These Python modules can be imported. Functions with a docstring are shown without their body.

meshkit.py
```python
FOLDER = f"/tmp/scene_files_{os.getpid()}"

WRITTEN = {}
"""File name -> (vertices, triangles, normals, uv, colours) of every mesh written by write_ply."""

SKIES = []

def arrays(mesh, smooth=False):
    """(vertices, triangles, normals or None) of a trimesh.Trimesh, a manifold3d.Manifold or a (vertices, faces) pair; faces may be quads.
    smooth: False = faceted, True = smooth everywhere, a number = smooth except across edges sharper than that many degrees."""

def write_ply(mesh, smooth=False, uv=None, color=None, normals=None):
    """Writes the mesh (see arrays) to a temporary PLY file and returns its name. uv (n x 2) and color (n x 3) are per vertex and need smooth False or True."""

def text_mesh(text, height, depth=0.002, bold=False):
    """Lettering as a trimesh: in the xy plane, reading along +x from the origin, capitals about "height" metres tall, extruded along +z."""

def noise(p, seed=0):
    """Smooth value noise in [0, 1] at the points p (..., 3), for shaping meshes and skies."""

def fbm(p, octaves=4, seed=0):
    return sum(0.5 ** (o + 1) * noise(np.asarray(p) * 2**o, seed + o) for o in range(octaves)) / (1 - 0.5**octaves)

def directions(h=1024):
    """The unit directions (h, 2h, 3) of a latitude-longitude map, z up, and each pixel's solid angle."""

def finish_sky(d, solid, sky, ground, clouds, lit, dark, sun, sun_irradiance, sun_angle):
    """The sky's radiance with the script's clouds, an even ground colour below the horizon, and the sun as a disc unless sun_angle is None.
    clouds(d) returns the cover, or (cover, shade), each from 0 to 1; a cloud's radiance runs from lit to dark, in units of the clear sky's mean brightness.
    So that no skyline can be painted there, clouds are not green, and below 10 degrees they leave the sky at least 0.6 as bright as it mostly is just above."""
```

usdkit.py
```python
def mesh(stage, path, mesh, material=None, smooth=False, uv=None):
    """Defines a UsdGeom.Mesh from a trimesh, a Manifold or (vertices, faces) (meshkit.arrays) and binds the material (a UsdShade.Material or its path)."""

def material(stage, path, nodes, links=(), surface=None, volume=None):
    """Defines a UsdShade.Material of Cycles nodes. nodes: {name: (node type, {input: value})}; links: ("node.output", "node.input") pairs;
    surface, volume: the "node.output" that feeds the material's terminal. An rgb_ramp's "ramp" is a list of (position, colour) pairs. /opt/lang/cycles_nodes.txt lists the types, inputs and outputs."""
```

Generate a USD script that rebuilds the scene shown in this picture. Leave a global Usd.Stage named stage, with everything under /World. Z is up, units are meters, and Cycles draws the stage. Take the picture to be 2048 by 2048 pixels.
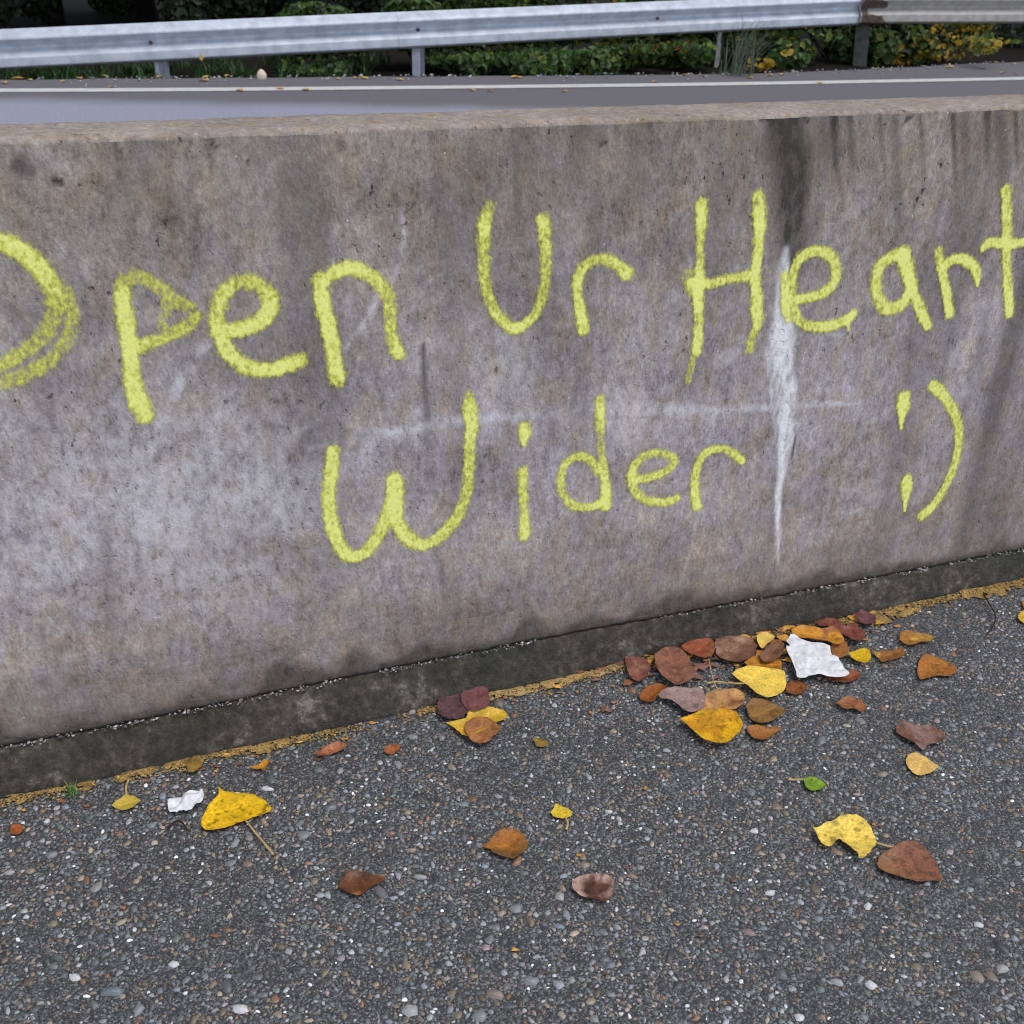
import math, numpy as np
import usdkit
from meshkit import noise, fbm
from pxr import Usd, UsdGeom, UsdLux, UsdShade, Gf, Sdf, Vt
from scipy.spatial import cKDTree, Delaunay

stage = Usd.Stage.CreateInMemory()
UsdGeom.SetStageUpAxis(stage, UsdGeom.Tokens.z)
UsdGeom.Xform.Define(stage, '/World')
rng = np.random.default_rng(7)

# ------------------------------------------------------------------ camera
H, F, PITCH, ROLL = 1.30, 2100.0, math.radians(30.0), math.radians(1.86)
fw = np.array([0, math.cos(PITCH), -math.sin(PITCH)])
r0 = np.array([1.0, 0, 0]); u0 = np.cross(r0, fw)
RT = r0 * math.cos(ROLL) + u0 * math.sin(ROLL); UP = np.cross(RT, fw)
EYE = np.array([0, 0, H])
cam = UsdGeom.Camera.Define(stage, '/World/camera')
cam.CreateHorizontalApertureAttr(36.0); cam.CreateVerticalApertureAttr(36.0)
cam.CreateFocalLengthAttr(36.0 * F / 2048)
cam.CreateClippingRangeAttr(Gf.Vec2f(0.05, 2000))
cam.CreateFStopAttr(11.0); cam.CreateFocusDistanceAttr(1.7)
M4 = Gf.Matrix4d(*RT, 0, *UP, 0, *(-fw), 0, *EYE, 1)
UsdGeom.Xformable(cam).AddTransformOp().Set(M4)
EXPOSURE = 0.80
cam.CreateExposureAttr(EXPOSURE)

def ray(x, y): return fw + RT * (x - 1024) / F - UP * (y - 1024) / F
def ground(x, y, z=0.0):
    d = ray(x, y); return EYE + d * (z - H) / d[2]
def depth_at(x, y, D):
    d = ray(x, y); return EYE + d * (D / d[1])

# ------------------------------------------------------------------ sky and soft sun (overcast)
SUN_EL, SUN_AZ = math.radians(66), math.radians(122)      # azimuth = atan2(x, y): behind the camera, to its right
usdkit.material(stage, '/World/Looks/sky', {
    's': ('sky_texture', {'sky_type': 'single_scattering', 'sun_disc': False, 'sun_elevation': SUN_EL, 'sun_rotation': SUN_AZ}),
    'tc': ('texture_coordinate', {}),
    'n': ('noise_texture', {'scale': 2.2, 'detail': 5.0, 'roughness': 0.55}),
    'h': ('hsv', {'saturation': 0.42, 'value': 1.0}),
    'r': ('map_range', {'from_min': 0.3, 'from_max': 0.7, 'to_min': 0.75, 'to_max': 1.2}),
    'm': ('vector_math', {'math_type': 'scale'}),
    'b': ('background_shader', {'strength': 0.12})},
    [('s.color', 'h.color'), ('tc.generated', 'n.vector'), ('n.fac', 'r.value'), ('h.color', 'm.vector1'), ('r.result', 'm.scale'), ('m.vector', 'b.color')], surface='b.background')
dome = UsdLux.DomeLight.Define(stage, '/World/sky')
UsdShade.MaterialBindingAPI.Apply(dome.GetPrim()).Bind(UsdShade.Material.Get(stage, '/World/Looks/sky'))
dome.GetPrim().SetCustomDataByKey('kind', 'structure')
sun = UsdLux.DistantLight.Define(stage, '/World/sun')
sun.CreateIntensityAttr(0.25); sun.CreateAngleAttr(24.0); sun.CreateNormalizeAttr(True); sun.CreateColorAttr(Gf.Vec3f(1, 0.96, 0.9))
sd = np.array([math.cos(SUN_EL) * math.sin(SUN_AZ), math.cos(SUN_EL) * math.cos(SUN_AZ), math.sin(SUN_EL)])
zx = sd; xx = np.cross([0, 0, 1.0], zx); xx /= np.linalg.norm(xx); yx = np.cross(zx, xx)
UsdGeom.Xformable(sun).AddTransformOp().Set(Gf.Matrix4d(*xx, 0, *yx, 0, *zx, 0, 0, 0, 20, 1))

# ------------------------------------------------------------------ helpers
used = {}
def numbered(path):
    k = used.get(path, -1) + 1; used[path] = k
    return path if k == 0 else f'{path}_{k:03d}'
def tag(p, label=None, cat=None, group=None, kind=None):
    p = p.GetPrim() if hasattr(p, 'GetPrim') else p
    for k, v in (('label', label), ('category', cat), ('group', group), ('kind', kind)):
        if v: p.SetCustomDataByKey(k, v)
    return p
def thing(name, label=None, cat=None, group=None, kind=None, loc=(0, 0, 0), rz=0.0):
    x = UsdGeom.Xform.Define(stage, numbered('/World/' + name))
    x.AddTranslateOp().Set(Gf.Vec3d(*map(float, loc))); x.AddRotateZOp().Set(float(rz))
    tag(x, label, cat, group, kind)
    return x
def obj(name, mesh, mat, parent=None, smooth=False, pv=None, **tags):
    path = numbered((str(parent.GetPath()) if parent is not None else '/World') + '/' + name)
    m = usdkit.mesh(stage, path, mesh, '/World/Looks/' + mat, smooth=smooth)
    for k, a in (pv or {}).items():
        a = np.asarray(a, np.float32)
        t = Sdf.ValueTypeNames.Float3Array if a.ndim == 2 else Sdf.ValueTypeNames.FloatArray
        v = Vt.Vec3fArray.FromNumpy(a) if a.ndim == 2 else Vt.FloatArray.FromNumpy(a)
        if k == 'tint':
            t = Sdf.ValueTypeNames.Color3fArray
        UsdGeom.PrimvarsAPI(m).CreatePrimvar(k, t, 'vertex').Set(v)
    tag(m, **tags)
    return m
def grid_faces(nu, nv):
    i = np.arange(nu * nv).reshape(nu, nv)
    a, b, c, d = i[:-1, :-1].ravel(), i[1:, :-1].ravel(), i[1:, 1:].ravel(), i[:-1, 1:].ravel()
    return np.vstack([np.stack([a, b, c], 1), np.stack([a, c, d], 1)])
def join(parts):
    vs, fs, n = [], [], 0
    for v, f in parts:
        vs.append(v); fs.append(np.asarray(f) + n); n += len(v)
    return np.vstack(vs), np.vstack(fs)
def box(x0, x1, y0, y1, z0, z1):
    v = np.array([[x, y, z] for x in (x0, x1) for y in (y0, y1) for z in (z0, z1)], float)
    f = np.array([[0, 1, 3], [0, 3, 2], [4, 6, 7], [4, 7, 5], [0, 4, 5], [0, 5, 1], [2, 3, 7], [2, 7, 6], [0, 2, 6], [0, 6, 4], [1, 5, 7], [1, 7, 3]])
    return v, f
def tube(pts, rad, sides=6):
    pts = np.asarray(pts, float); rad = np.broadcast_to(rad, len(pts)); n = len(pts)
    t = np.gradient(pts, axis=0); t /= np.linalg.norm(t, axis=1, keepdims=True) + 1e-12
    ref = np.array([0, 0, 1.0]) if abs(t[:, 2]).mean() < 0.8 else np.array([1.0, 0, 0])
    a = np.cross(t, ref); a /= np.linalg.norm(a, axis=1, keepdims=True) + 1e-12; b = np.cross(t, a)
    ang = np.arange(sides) / sides * 2 * np.pi
    v = pts[:, None] + rad[:, None, None] * (np.cos(ang)[None, :, None] * a[:, None] + np.sin(ang)[None, :, None] * b[:, None])
    f = []
    for i in range(n - 1):
        for j in range(sides):
            k = (j + 1) % sides
            f += [[i * sides + j, i * sides + k, (i + 1) * sides + k], [i * sides + j, (i + 1) * sides + k, (i + 1) * sides + j]]
    v = np.vstack([v.reshape(-1, 3), pts[:1], pts[-1:]])
    for j in range(sides):
        k = (j + 1) % sides
        f += [[n * sides, k, j], [n * sides + 1, (n - 1) * sides + j, (n - 1) * sides + k]]
    return v, np.array(f)
def resample(p, n):
    p = np.asarray(p, float); s = np.r_[0, np.cumsum(np.linalg.norm(np.diff(p[:, :3], axis=0), axis=1))]
    q = np.linspace(0, s[-1], n)
    return np.stack([np.interp(q, s, p[:, k]) for k in range(p.shape[1])], 1)
def curve(p, n):
    """Catmull-Rom through the rows of p, n points."""
    p = np.asarray(p, float)
    if len(p) < 3: return resample(p, n)
    q = np.vstack([2 * p[0] - p[1], p, 2 * p[-1] - p[-2]]); out = []
    for i in range(len(p) - 1):
        a, b, c, d = q[i:i + 4]; t = np.linspace(0, 1, 9)[:-1, None]
        out.append(0.5 * (2 * b + (c - a) * t + (2 * a - 5 * b + 4 * c - d) * t ** 2 + (3 * b - a - 3 * c + d) * t ** 3))
    return resample(np.vstack(out + [p[-1:]]), n)

# ------------------------------------------------------------------ materials
def mat(name, nodes, links=(), surface='p.BSDF'):
    return usdkit.material(stage, '/World/Looks/' + name, nodes, links, surface=surface)
TH = math.radians(20.4)
T2 = np.array([math.cos(TH), math.sin(TH), 0]); N2 = np.array([-math.sin(TH), math.cos(TH), 0])

def wall_material(name, ramp, top_tint, grime, mossy=False):
    """Concrete: mottled, pitted, streaked by rain; 'stain' primvar = (dark streak, white lime, pale scuff)."""
    n = {
        'g': ('geometry', {}),
        'rot': ('mapping', {'rotation': (0, 0, -TH)}),
        'str': ('mapping', {'scale': (1, 1, 0.55)}),
        'hor': ('mapping', {'scale': (0.12, 1, 1)}),
        'n1': ('noise_texture', {'scale': 7.0, 'detail': 6.0, 'roughness': 0.68}),
        'n2': ('noise_texture', {'scale': 64.0, 'detail': 5.0, 'roughness': 0.7}),
        'n3': ('noise_texture', {'scale': 210.0, 'detail': 3.0, 'roughness': 0.6}),
        'n4': ('noise_texture', {'scale': 95.0, 'detail': 3.0, 'roughness': 0.5}),
        'hue': ('noise_texture', {'scale': 30.0, 'detail': 3.0}),
        'pit': ('noise_texture', {'scale': 105.0, 'detail': 2.5, 'roughness': 0.6}),
        'pitm': ('map_range', {'range_type': 'smoothstep', 'from_min': 0.61, 'from_max': 0.75, 'to_min': 0.0, 'to_max': 1.0, 'clamp': True}),
        'pitg': ('noise_texture', {'scale': 8.0, 'detail': 3.0}),
        'pitg2': ('map_range', {'from_min': 0.38, 'from_max': 0.66, 'to_min': 0.25, 'to_max': 1.0, 'clamp': True}),
        'pitx': ('math', {'math_type': 'multiply'}),
        'pitz': ('map_range', {'from_min': 0.1, 'from_max': 0.95, 'to_min': 0.3, 'to_max': 1.15}),
        'pity': ('math', {'math_type': 'multiply', 'use_clamp': True}),
        'litm': ('map_range', {'range_type': 'smoothstep', 'from_min': 0.40, 'from_max': 0.28, 'to_min': 0.0, 'to_max': 0.42, 'clamp': True}),
        'clit': ('mix_color', {'blend_type': 'mix', 'b': (0.50, 0.47, 0.48)}),
        'spk': ('voronoi_texture', {'scale': 60.0}),
        'spm': ('map_range', {'from_min': 0.06, 'from_max': 0.13, 'to_min': 1.0, 'to_max': 0.0, 'clamp': True}),
        'spg': ('separate_color', {}),
        'spgt': ('math', {'math_type': 'greater_than', 'value2': 0.93}),
        'spx': ('math', {'math_type': 'multiply'}),
        'sep': ('separate_xyz', {}),
        'sum1': ('math', {'math_type': 'multiply_add', 'value2': 1.0}),
        'sum2': ('math', {'math_type': 'multiply_add', 'value2': 0.75}),
        'off': ('math', {'math_type': 'subtract', 'value2': 0.855}),
        'ramp': ('rgb_ramp', {'ramp': ramp}),
        'zr': ('rgb_ramp', {'ramp': top_tint}),
        'cz': ('mix_color', {'blend_type': 'multiply', 'fac': 1.0}),
        'huer': ('rgb_ramp', {'ramp': [(0.3, (1.08, 0.99, 0.88)), (0.5, (1, 1, 1)), (0.7, (0.98, 0.98, 1.10))]}),
        'ch': ('mix_color', {'blend_type': 'multiply', 'fac': 1.0}),
        'cpit': ('mix_color', {'blend_type': 'mix', 'b': (0.055, 0.043, 0.038)}),
        'cspk': ('mix_color', {'blend_type': 'mix', 'b': (0.55, 0.55, 0.58)}),
        'st': ('attribute', {'attribute': 'stain'}),
        'sst': ('separate_color', {}),
        'dkn': ('map_range', {'from_min': 0.25, 'from_max': 0.65, 'to_min': 0.55, 'to_max': 1.25}),
        'dk': ('math', {'math_type': 'multiply', 'use_clamp': True}),
        'cdk': ('mix_color', {'blend_type': 'mix', 'b': grime}),
        'wn': ('map_range', {'from_min': 0.3, 'from_max': 0.6, 'to_min': 0.45, 'to_max': 1.25}),
        'wh': ('math', {'math_type': 'multiply', 'use_clamp': True}),
        'cwh': ('mix_color', {'blend_type': 'mix', 'b': (0.78, 0.78, 0.82)}),
        'sn': ('map_range', {'from_min': 0.35, 'from_max': 0.6, 'to_min': 0.15, 'to_max': 1.3}),
        'sc': ('math', {'math_type': 'multiply', 'use_clamp': True}),
        'csc': ('mix_color', {'blend_type': 'mix', 'b': (0.60, 0.575, 0.615)}),
        'hb': ('math', {'math_type': 'multiply_add', 'value2': 0.6}),
        'hb2': ('math', {'math_type': 'multiply_add', 'value2': -1.2}),
        'bump': ('bump', {'strength': 0.7, 'distance': 0.004}),
        'p': ('principled_bsdf', {'roughness': 0.82, 'specular_ior_level': 0.3}),
    }
    l = [('g.position', 'rot.vector'), ('rot.vector', 'str.vector'), ('rot.vector', 'hor.vector'), ('rot.vector', 'n1.vector'), ('str.vector', 'n2.vector'), ('str.vector', 'n3.vector'),
         ('hor.vector', 'n4.vector'), ('str.vector', 'hue.vector'), ('str.vector', 'pit.vector'), ('rot.vector', 'pitg.vector'), ('rot.vector', 'spk.vector'),
         ('pit.fac', 'pitm.value'), ('pit.fac', 'litm.value'), ('pitg.fac', 'pitg2.value'), ('pitm.result', 'pitx.value1'), ('pitg2.result', 'pitx.value2'),
         ('rot.vector', 'sep.vector'), ('spk.distance', 'spm.value'), ('spk.color', 'spg.color'), ('spg.r', 'spgt.value1'), ('spm.result', 'spx.value1'), ('spgt.value', 'spx.value2'),
         ('n2.fac', 'sum1.value1'), ('n1.fac', 'sum1.value3'), ('n3.fac', 'sum2.value1'), ('sum1.value', 'sum2.value3'), ('sum2.value', 'off.value1'), ('off.value', 'ramp.fac'),
         ('ramp.color', 'cz.a'), ('sep.z', 'zr.fac'), ('zr.color', 'cz.b'), ('cz.result', 'ch.a'), ('hue.fac', 'huer.fac'), ('huer.color', 'ch.b'),
         ('sep.z', 'pitz.value'), ('pitz.result', 'pity.value2'), ('pitx.value', 'pity.value1'),
         ('ch.result', 'clit.a'), ('litm.result', 'clit.fac'), ('clit.result', 'cspk.a'), ('spx.value', 'cspk.fac'),
         ('st.color', 'sst.color'), ('n2.fac', 'dkn.value'), ('sst.r', 'dk.value1'), ('dkn.result', 'dk.value2'),
         ('n2.fac', 'sn.value'), ('sst.b', 'sc.value1'), ('sn.result', 'sc.value2'), ('cspk.result', 'csc.a'), ('sc.value', 'csc.fac'),
         ('csc.result', 'cdk.a'), ('dk.value', 'cdk.fac'), ('cdk.result', 'cpit.a'), ('pity.value', 'cpit.fac'),
         ('n2.fac', 'wn.value'), ('sst.g', 'wh.value1'), ('wn.result', 'wh.value2'), ('cpit.result', 'cwh.a'), ('wh.value', 'cwh.fac'), ('cwh.result', 'p.base_color'),
         ('n3.fac', 'hb.value1'), ('n2.fac', 'hb.value3'), ('pitx.value', 'hb2.value1'), ('hb.value', 'hb2.value3'), ('hb2.value', 'bump.height'), ('bump.normal', 'p.normal')]
    mat(name, n, l)
wall_material('concrete', [(0.10, (0.115, 0.096, 0.090)), (0.38, (0.258, 0.231, 0.223)), (0.58, (0.355, 0.326, 0.320)), (0.90, (0.56, 0.525, 0.522))],
              [(0.07, (0.72, 0.65, 0.60)), (0.14, (0.88, 0.82, 0.78)), (0.30, (1.02, 0.98, 0.97)), (0.45, (1.08, 1.05, 1.10)), (0.68, (0.93, 0.90, 0.90)), (0.93, (0.84, 0.79, 0.71)), (1.0, (0.88, 0.82, 0.73))], (0.055, 0.047, 0.042))
wall_material('concrete_top', [(0.15, (0.15, 0.118, 0.096)), (0.5, (0.245, 0.203, 0.170)), (0.88, (0.38, 0.33, 0.29))],
              [(0.0, (1, 1, 1)), (1.0, (1, 1, 1))], (0.12, 0.1, 0.08))
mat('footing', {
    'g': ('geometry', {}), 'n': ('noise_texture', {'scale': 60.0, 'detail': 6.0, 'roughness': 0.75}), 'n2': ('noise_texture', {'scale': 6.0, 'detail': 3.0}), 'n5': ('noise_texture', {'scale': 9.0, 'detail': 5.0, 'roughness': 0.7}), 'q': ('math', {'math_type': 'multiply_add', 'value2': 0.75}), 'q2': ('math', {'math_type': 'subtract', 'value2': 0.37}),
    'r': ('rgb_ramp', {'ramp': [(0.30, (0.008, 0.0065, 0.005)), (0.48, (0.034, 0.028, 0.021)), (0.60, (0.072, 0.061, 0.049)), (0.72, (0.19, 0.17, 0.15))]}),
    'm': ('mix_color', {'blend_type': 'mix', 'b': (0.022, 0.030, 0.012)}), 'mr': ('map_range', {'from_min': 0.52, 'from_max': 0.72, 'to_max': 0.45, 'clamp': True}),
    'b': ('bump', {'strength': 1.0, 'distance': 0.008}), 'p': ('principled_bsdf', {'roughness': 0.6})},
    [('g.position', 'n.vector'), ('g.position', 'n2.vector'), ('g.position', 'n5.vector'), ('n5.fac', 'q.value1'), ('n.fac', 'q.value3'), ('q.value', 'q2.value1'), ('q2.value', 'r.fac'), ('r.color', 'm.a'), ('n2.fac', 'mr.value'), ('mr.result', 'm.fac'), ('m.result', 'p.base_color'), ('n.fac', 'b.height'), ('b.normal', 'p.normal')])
# spray paint: the 'paint' primvar thins out into the pits of the concrete
mat('spray_paint', {
    'g': ('geometry', {}), 'rot': ('mapping', {'rotation': (0, 0, -TH)}), 'str': ('mapping', {'scale': (1, 1, 0.7)}),
    'n': ('noise_texture', {'scale': 150.0, 'detail': 3.0, 'roughness': 0.6}), 'n2': ('noise_texture', {'scale': 34.0, 'detail': 2.0}),
    'd0': ('attribute', {'attribute': 'paint'}), 'd': ('separate_color', {}),
    'k': ('math', {'math_type': 'multiply_add', 'value2': 1.75}), 'k2': ('math', {'math_type': 'multiply_add', 'value2': 0.45}),
    'f': ('map_range', {'range_type': 'smoothstep', 'from_min': 1.02, 'from_max': 2.2, 'to_max': 1.0, 'clamp': True}),
    'c': ('rgb_ramp', {'ramp': [(0.1, (0.40, 0.38, 0.05)), (0.45, (0.60, 0.60, 0.07)), (0.7, (0.77, 0.78, 0.13)), (0.95, (0.84, 0.87, 0.25))]}),
    'b': ('bump', {'strength': 0.5, 'distance': 0.003}),
    'p': ('principled_bsdf', {'roughness': 0.55, 'specular_ior_level': 0.3}), 't': ('transparent_bsdf', {}), 'x': ('mix_closure', {})},
    [('g.position', 'rot.vector'), ('rot.vector', 'str.vector'), ('str.vector', 'n.vector'), ('str.vector', 'n2.vector'), ('n.fac', 'k.value1'), ('d0.color', 'd.color'), ('d.r', 'k.value3'), ('n2.fac', 'k2.value1'), ('k.value', 'k2.value3'),
     ('k2.value', 'f.value'), ('f.result', 'x.fac'), ('f.result', 'c.fac'), ('c.color', 'p.base_color'), ('n.fac', 'b.height'), ('b.normal', 'p.normal'), ('t.BSDF', 'x.closure1'), ('p.BSDF', 'x.closure2')], surface='x.closure')
def tinted(name, rough=0.5, spec=0.5, bump=0.0, scale=400.0, var=0.25, leaf=False, coat=0.0):
    n = {'a': ('attribute', {'attribute': 'tint'}), 'g': ('geometry', {}), 'n': ('noise_texture', {'scale': scale, 'detail': 3.0, 'roughness': 0.6}),
         'r': ('map_range', {'from_min': 0.3, 'from_max': 0.7, 'to_min': 1 - var, 'to_max': 1 + var}), 'm': ('vector_math', {'math_type': 'scale'}),
         'b': ('bump', {'strength': bump, 'distance': 0.002}), 'p': ('principled_bsdf', {'roughness': rough, 'specular_ior_level': spec, 'coat_weight': coat, 'coat_roughness': 0.25})}
    l = [('g.position', 'n.vector'), ('n.fac', 'r.value'), ('a.color', 'm.vector1'), ('r.result', 'm.scale'), ('m.vector', 'p.base_color')]
    if bump: l += [('n.fac', 'b.height'), ('b.normal', 'p.normal')]
    if leaf:
        n |= {'t': ('translucent_bsdf', {}), 'x': ('mix_closure', {'fac': 0.25})}
        l += [('m.vector', 't.color'), ('p.BSDF', 'x.closure1'), ('t.BSDF', 'x.closure2')]
        mat(name, n, l, 'x.closure')
    else: mat(name, n, l)
tinted('stone', 0.42, 0.5, 0.35, 350.0, 0.22)
tinted('leaf', 0.36, 0.5, 0.55, 240.0, 0.22, leaf=True)
tinted('foliage', 0.5, 0.35, 0.0, 60.0, 0.2, leaf=True)
tinted('debris', 0.7, 0.3, 0.6, 300.0, 0.35)
def plain(name, color, rough=0.6, spec=0.4, metal=0.0, scale=60.0, var=0.25, bump=0.2, dist=0.003):
    c = np.array(color)
    mat(name, {'g': ('geometry', {}), 'n': ('noise_texture', {'scale': scale, 'detail': 5.0, 'roughness': 0.6}),
               'r': ('rgb_ramp', {'ramp': [(0.3, tuple(c * (1 - var))), (0.7, tuple(np.minimum(c * (1 + var), 1)))]}),
               'b': ('bump', {'strength': bump, 'distance': dist}), 'p': ('principled_bsdf', {'roughness': rough, 'specular_ior_level': spec, 'metallic': metal})},
        [('g.position', 'n.vector'), ('n.fac', 'r.fac'), ('r.color', 'p.base_color'), ('n.fac', 'b.height'), ('b.normal', 'p.normal')])
mat('binder', {'g': ('geometry', {}), 'v': ('voronoi_texture', {'scale': 420.0}), 'n': ('noise_texture', {'scale': 260.0, 'detail': 4.0, 'roughness': 0.7}), 's': ('separate_color', {}),
    'r': ('rgb_ramp', {'ramp': [(0.0, (0.024, 0.026, 0.029)), (0.45, (0.048, 0.051, 0.055)), (0.7, (0.085, 0.080, 0.074)), (0.9, (0.15, 0.15, 0.155)), (1.0, (0.26, 0.26, 0.26))]}),
    'b': ('bump', {'strength': 0.9, 'distance': 0.003}), 'p': ('principled_bsdf', {'roughness': 0.6, 'specular_ior_level': 0.4})},
    [('g.position', 'v.vector'), ('g.position', 'n.vector'), ('v.color', 's.color'), ('s.r', 'r.fac'), ('r.color', 'p.base_color'), ('n.fac', 'b.height'), ('b.normal', 'p.normal')])
plain('soil', (0.012, 0.010, 0.008), 0.95, 0.1, scale=14.0, var=0.5, bump=0.8, dist=0.02)
plain('galvanised', (0.43, 0.46, 0.53), 0.5, 0.5, 0.15, scale=9.0, var=0.22, bump=0.05)
plain('weathered_steel', (0.34, 0.325, 0.31), 0.6, 0.4, 0.1, scale=14.0, var=0.2, bump=0.1)
plain('rust', (0.085, 0.066, 0.058), 0.85, 0.2, scale=40.0, var=0.5)
plain('dark_post', (0.07, 0.07, 0.065), 0.8, 0.2, scale=20.0, var=0.3)
plain('bark', (0.014, 0.012, 0.010), 0.95, 0.1, scale=18.0, var=0.4, bump=0.9, dist=0.02)
plain('paper', (0.64, 0.64, 0.67), 0.7, 0.3, scale=70.0, var=0.15, bump=0.15)
plain('road_paint', (0.50, 0.50, 0.49), 0.7, 0.3, scale=9.0, var=0.12, bump=0.2)
plain('twig', (0.035, 0.02, 0.014), 0.8, 0.2, scale=120.0, var=0.3)
plain('straw', (0.42, 0.30, 0.12), 0.7, 0.3, scale=120.0, var=0.3)
# far roadway: dark asphalt by the edge line, paler traffic-polished lane nearer the wall
lane_a, lane_b = ground(0, 201), ground(900, 216)
ld = (lane_b - lane_a)[:2]; ld /= np.linalg.norm(ld); ln = np.array([-ld[1], ld[0]])
mat('asphalt', {
    'g': ('geometry', {}), 'dot': ('vector_math', {'math_type': 'dot_product', 'vector2': (ln[0], ln[1], 0)}),
    'n': ('noise_texture', {'scale': 1.3, 'detail': 4.0}), 'n2': ('noise_texture', {'scale': 60.0, 'detail': 5.0, 'roughness': 0.7}),
    'w': ('math', {'math_type': 'multiply_add', 'value2': 0.35}), 'e': ('map_range', {'range_type': 'smoothstep', 'from_min': float(ln @ lane_a[:2]) - 0.05, 'from_max': float(ln @ lane_a[:2]) + 0.45, 'clamp': True}),
    'c': ('mix_color', {'blend_type': 'mix', 'a': (0.26, 0.265, 0.33), 'b': (0.115, 0.108, 0.12)}),
    'r': ('map_range', {'from_min': 0.3, 'from_max': 0.7, 'to_min': 0.7, 'to_max': 1.3}), 'm': ('vector_math', {'math_type': 'scale'}),
    'ro': ('map_range', {'to_min': 0.6, 'to_max': 0.8}),
    'b': ('bump', {'strength': 0.5, 'distance': 0.004}), 'p': ('principled_bsdf', {'specular_ior_level': 0.5})},
    [('g.position', 'dot.vector1'), ('g.position', 'n.vector'), ('g.position', 'n2.vector'), ('n.fac', 'w.value1'), ('dot.value', 'w.value3'), ('w.value', 'e.value'), ('e.result', 'c.fac'),
     ('c.result', 'm.vector1'), ('n2.fac', 'r.value'), ('r.result', 'm.scale'), ('m.vector', 'p.base_color'), ('e.result', 'ro.value'), ('ro.result', 'p.roughness'), ('n2.fac', 'b.height'), ('b.normal', 'p.normal')])

# ------------------------------------------------------------------ the ground
def W(u, w, z): return np.asarray(u)[..., None] * T2 + np.asarray(w)[..., None] * N2 + np.asarray(z)[..., None] * np.array([0, 0, 1.0])
def flat(poly, z0, z1):
    """A thin slab over a convex polygon."""
    p = np.asarray(poly, float); n = len(p)
    v = np.vstack([np.c_[p, np.full(n, z0)], np.c_[p, np.full(n, z1)]])
    f = [[n, n + i, n + i + 1] for i in range(1, n - 1)] + [[0, i + 1, i] for i in range(1, n - 1)]
    for i in range(n):
        j = (i + 1) % n; f += [[i, j, n + j], [i, n + j, n + i]]
    return v, np.array(f)
obj('ground', flat([(-300, -300), (300, -300), (300, 300), (-300, 300)], -0.5, -0.06), 'soil', kind='structure')
edge = np.array([ground(x, y)[:2] for x, y in [(-900, 178), (0, 160), (680, 154), (1380, 149), (1700, 140), (2048, 123), (2700, 92)]])
line = np.array([ground(x, y)[:2] for x, y in [(-900, 184), (0, 181.5), (350, 180), (700, 177), (1380, 169.5), (2048, 157.5), (2700, 143)]])
edge = curve(edge, 90); line = curve(line, 90)
WB = 1.66                                                # back of the wall
def strip(a, b, z, thick=0.0):
    v = np.empty((len(a), 2, 3)); v[:, 0, :2] = a; v[:, 1, :2] = b; v[..., 2] = z
    return v.reshape(-1, 3), grid_faces(len(a), 2)[:, ::-1]
jag = edge + (0.10 * (fbm(np.c_[np.arange(90) * 0.7, np.zeros(90), np.zeros(90)], 3, 5) - 0.5))[:, None] * np.array([-0.3, 0.95])
back = np.array([(e @ T2[:2]) * T2[:2] + (WB - 0.12) * N2[:2] for e in edge])
back[0] += -6 * T2[:2]; back[-1] += 6 * T2[:2]
v, f = strip(back, jag, 0.0)
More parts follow.
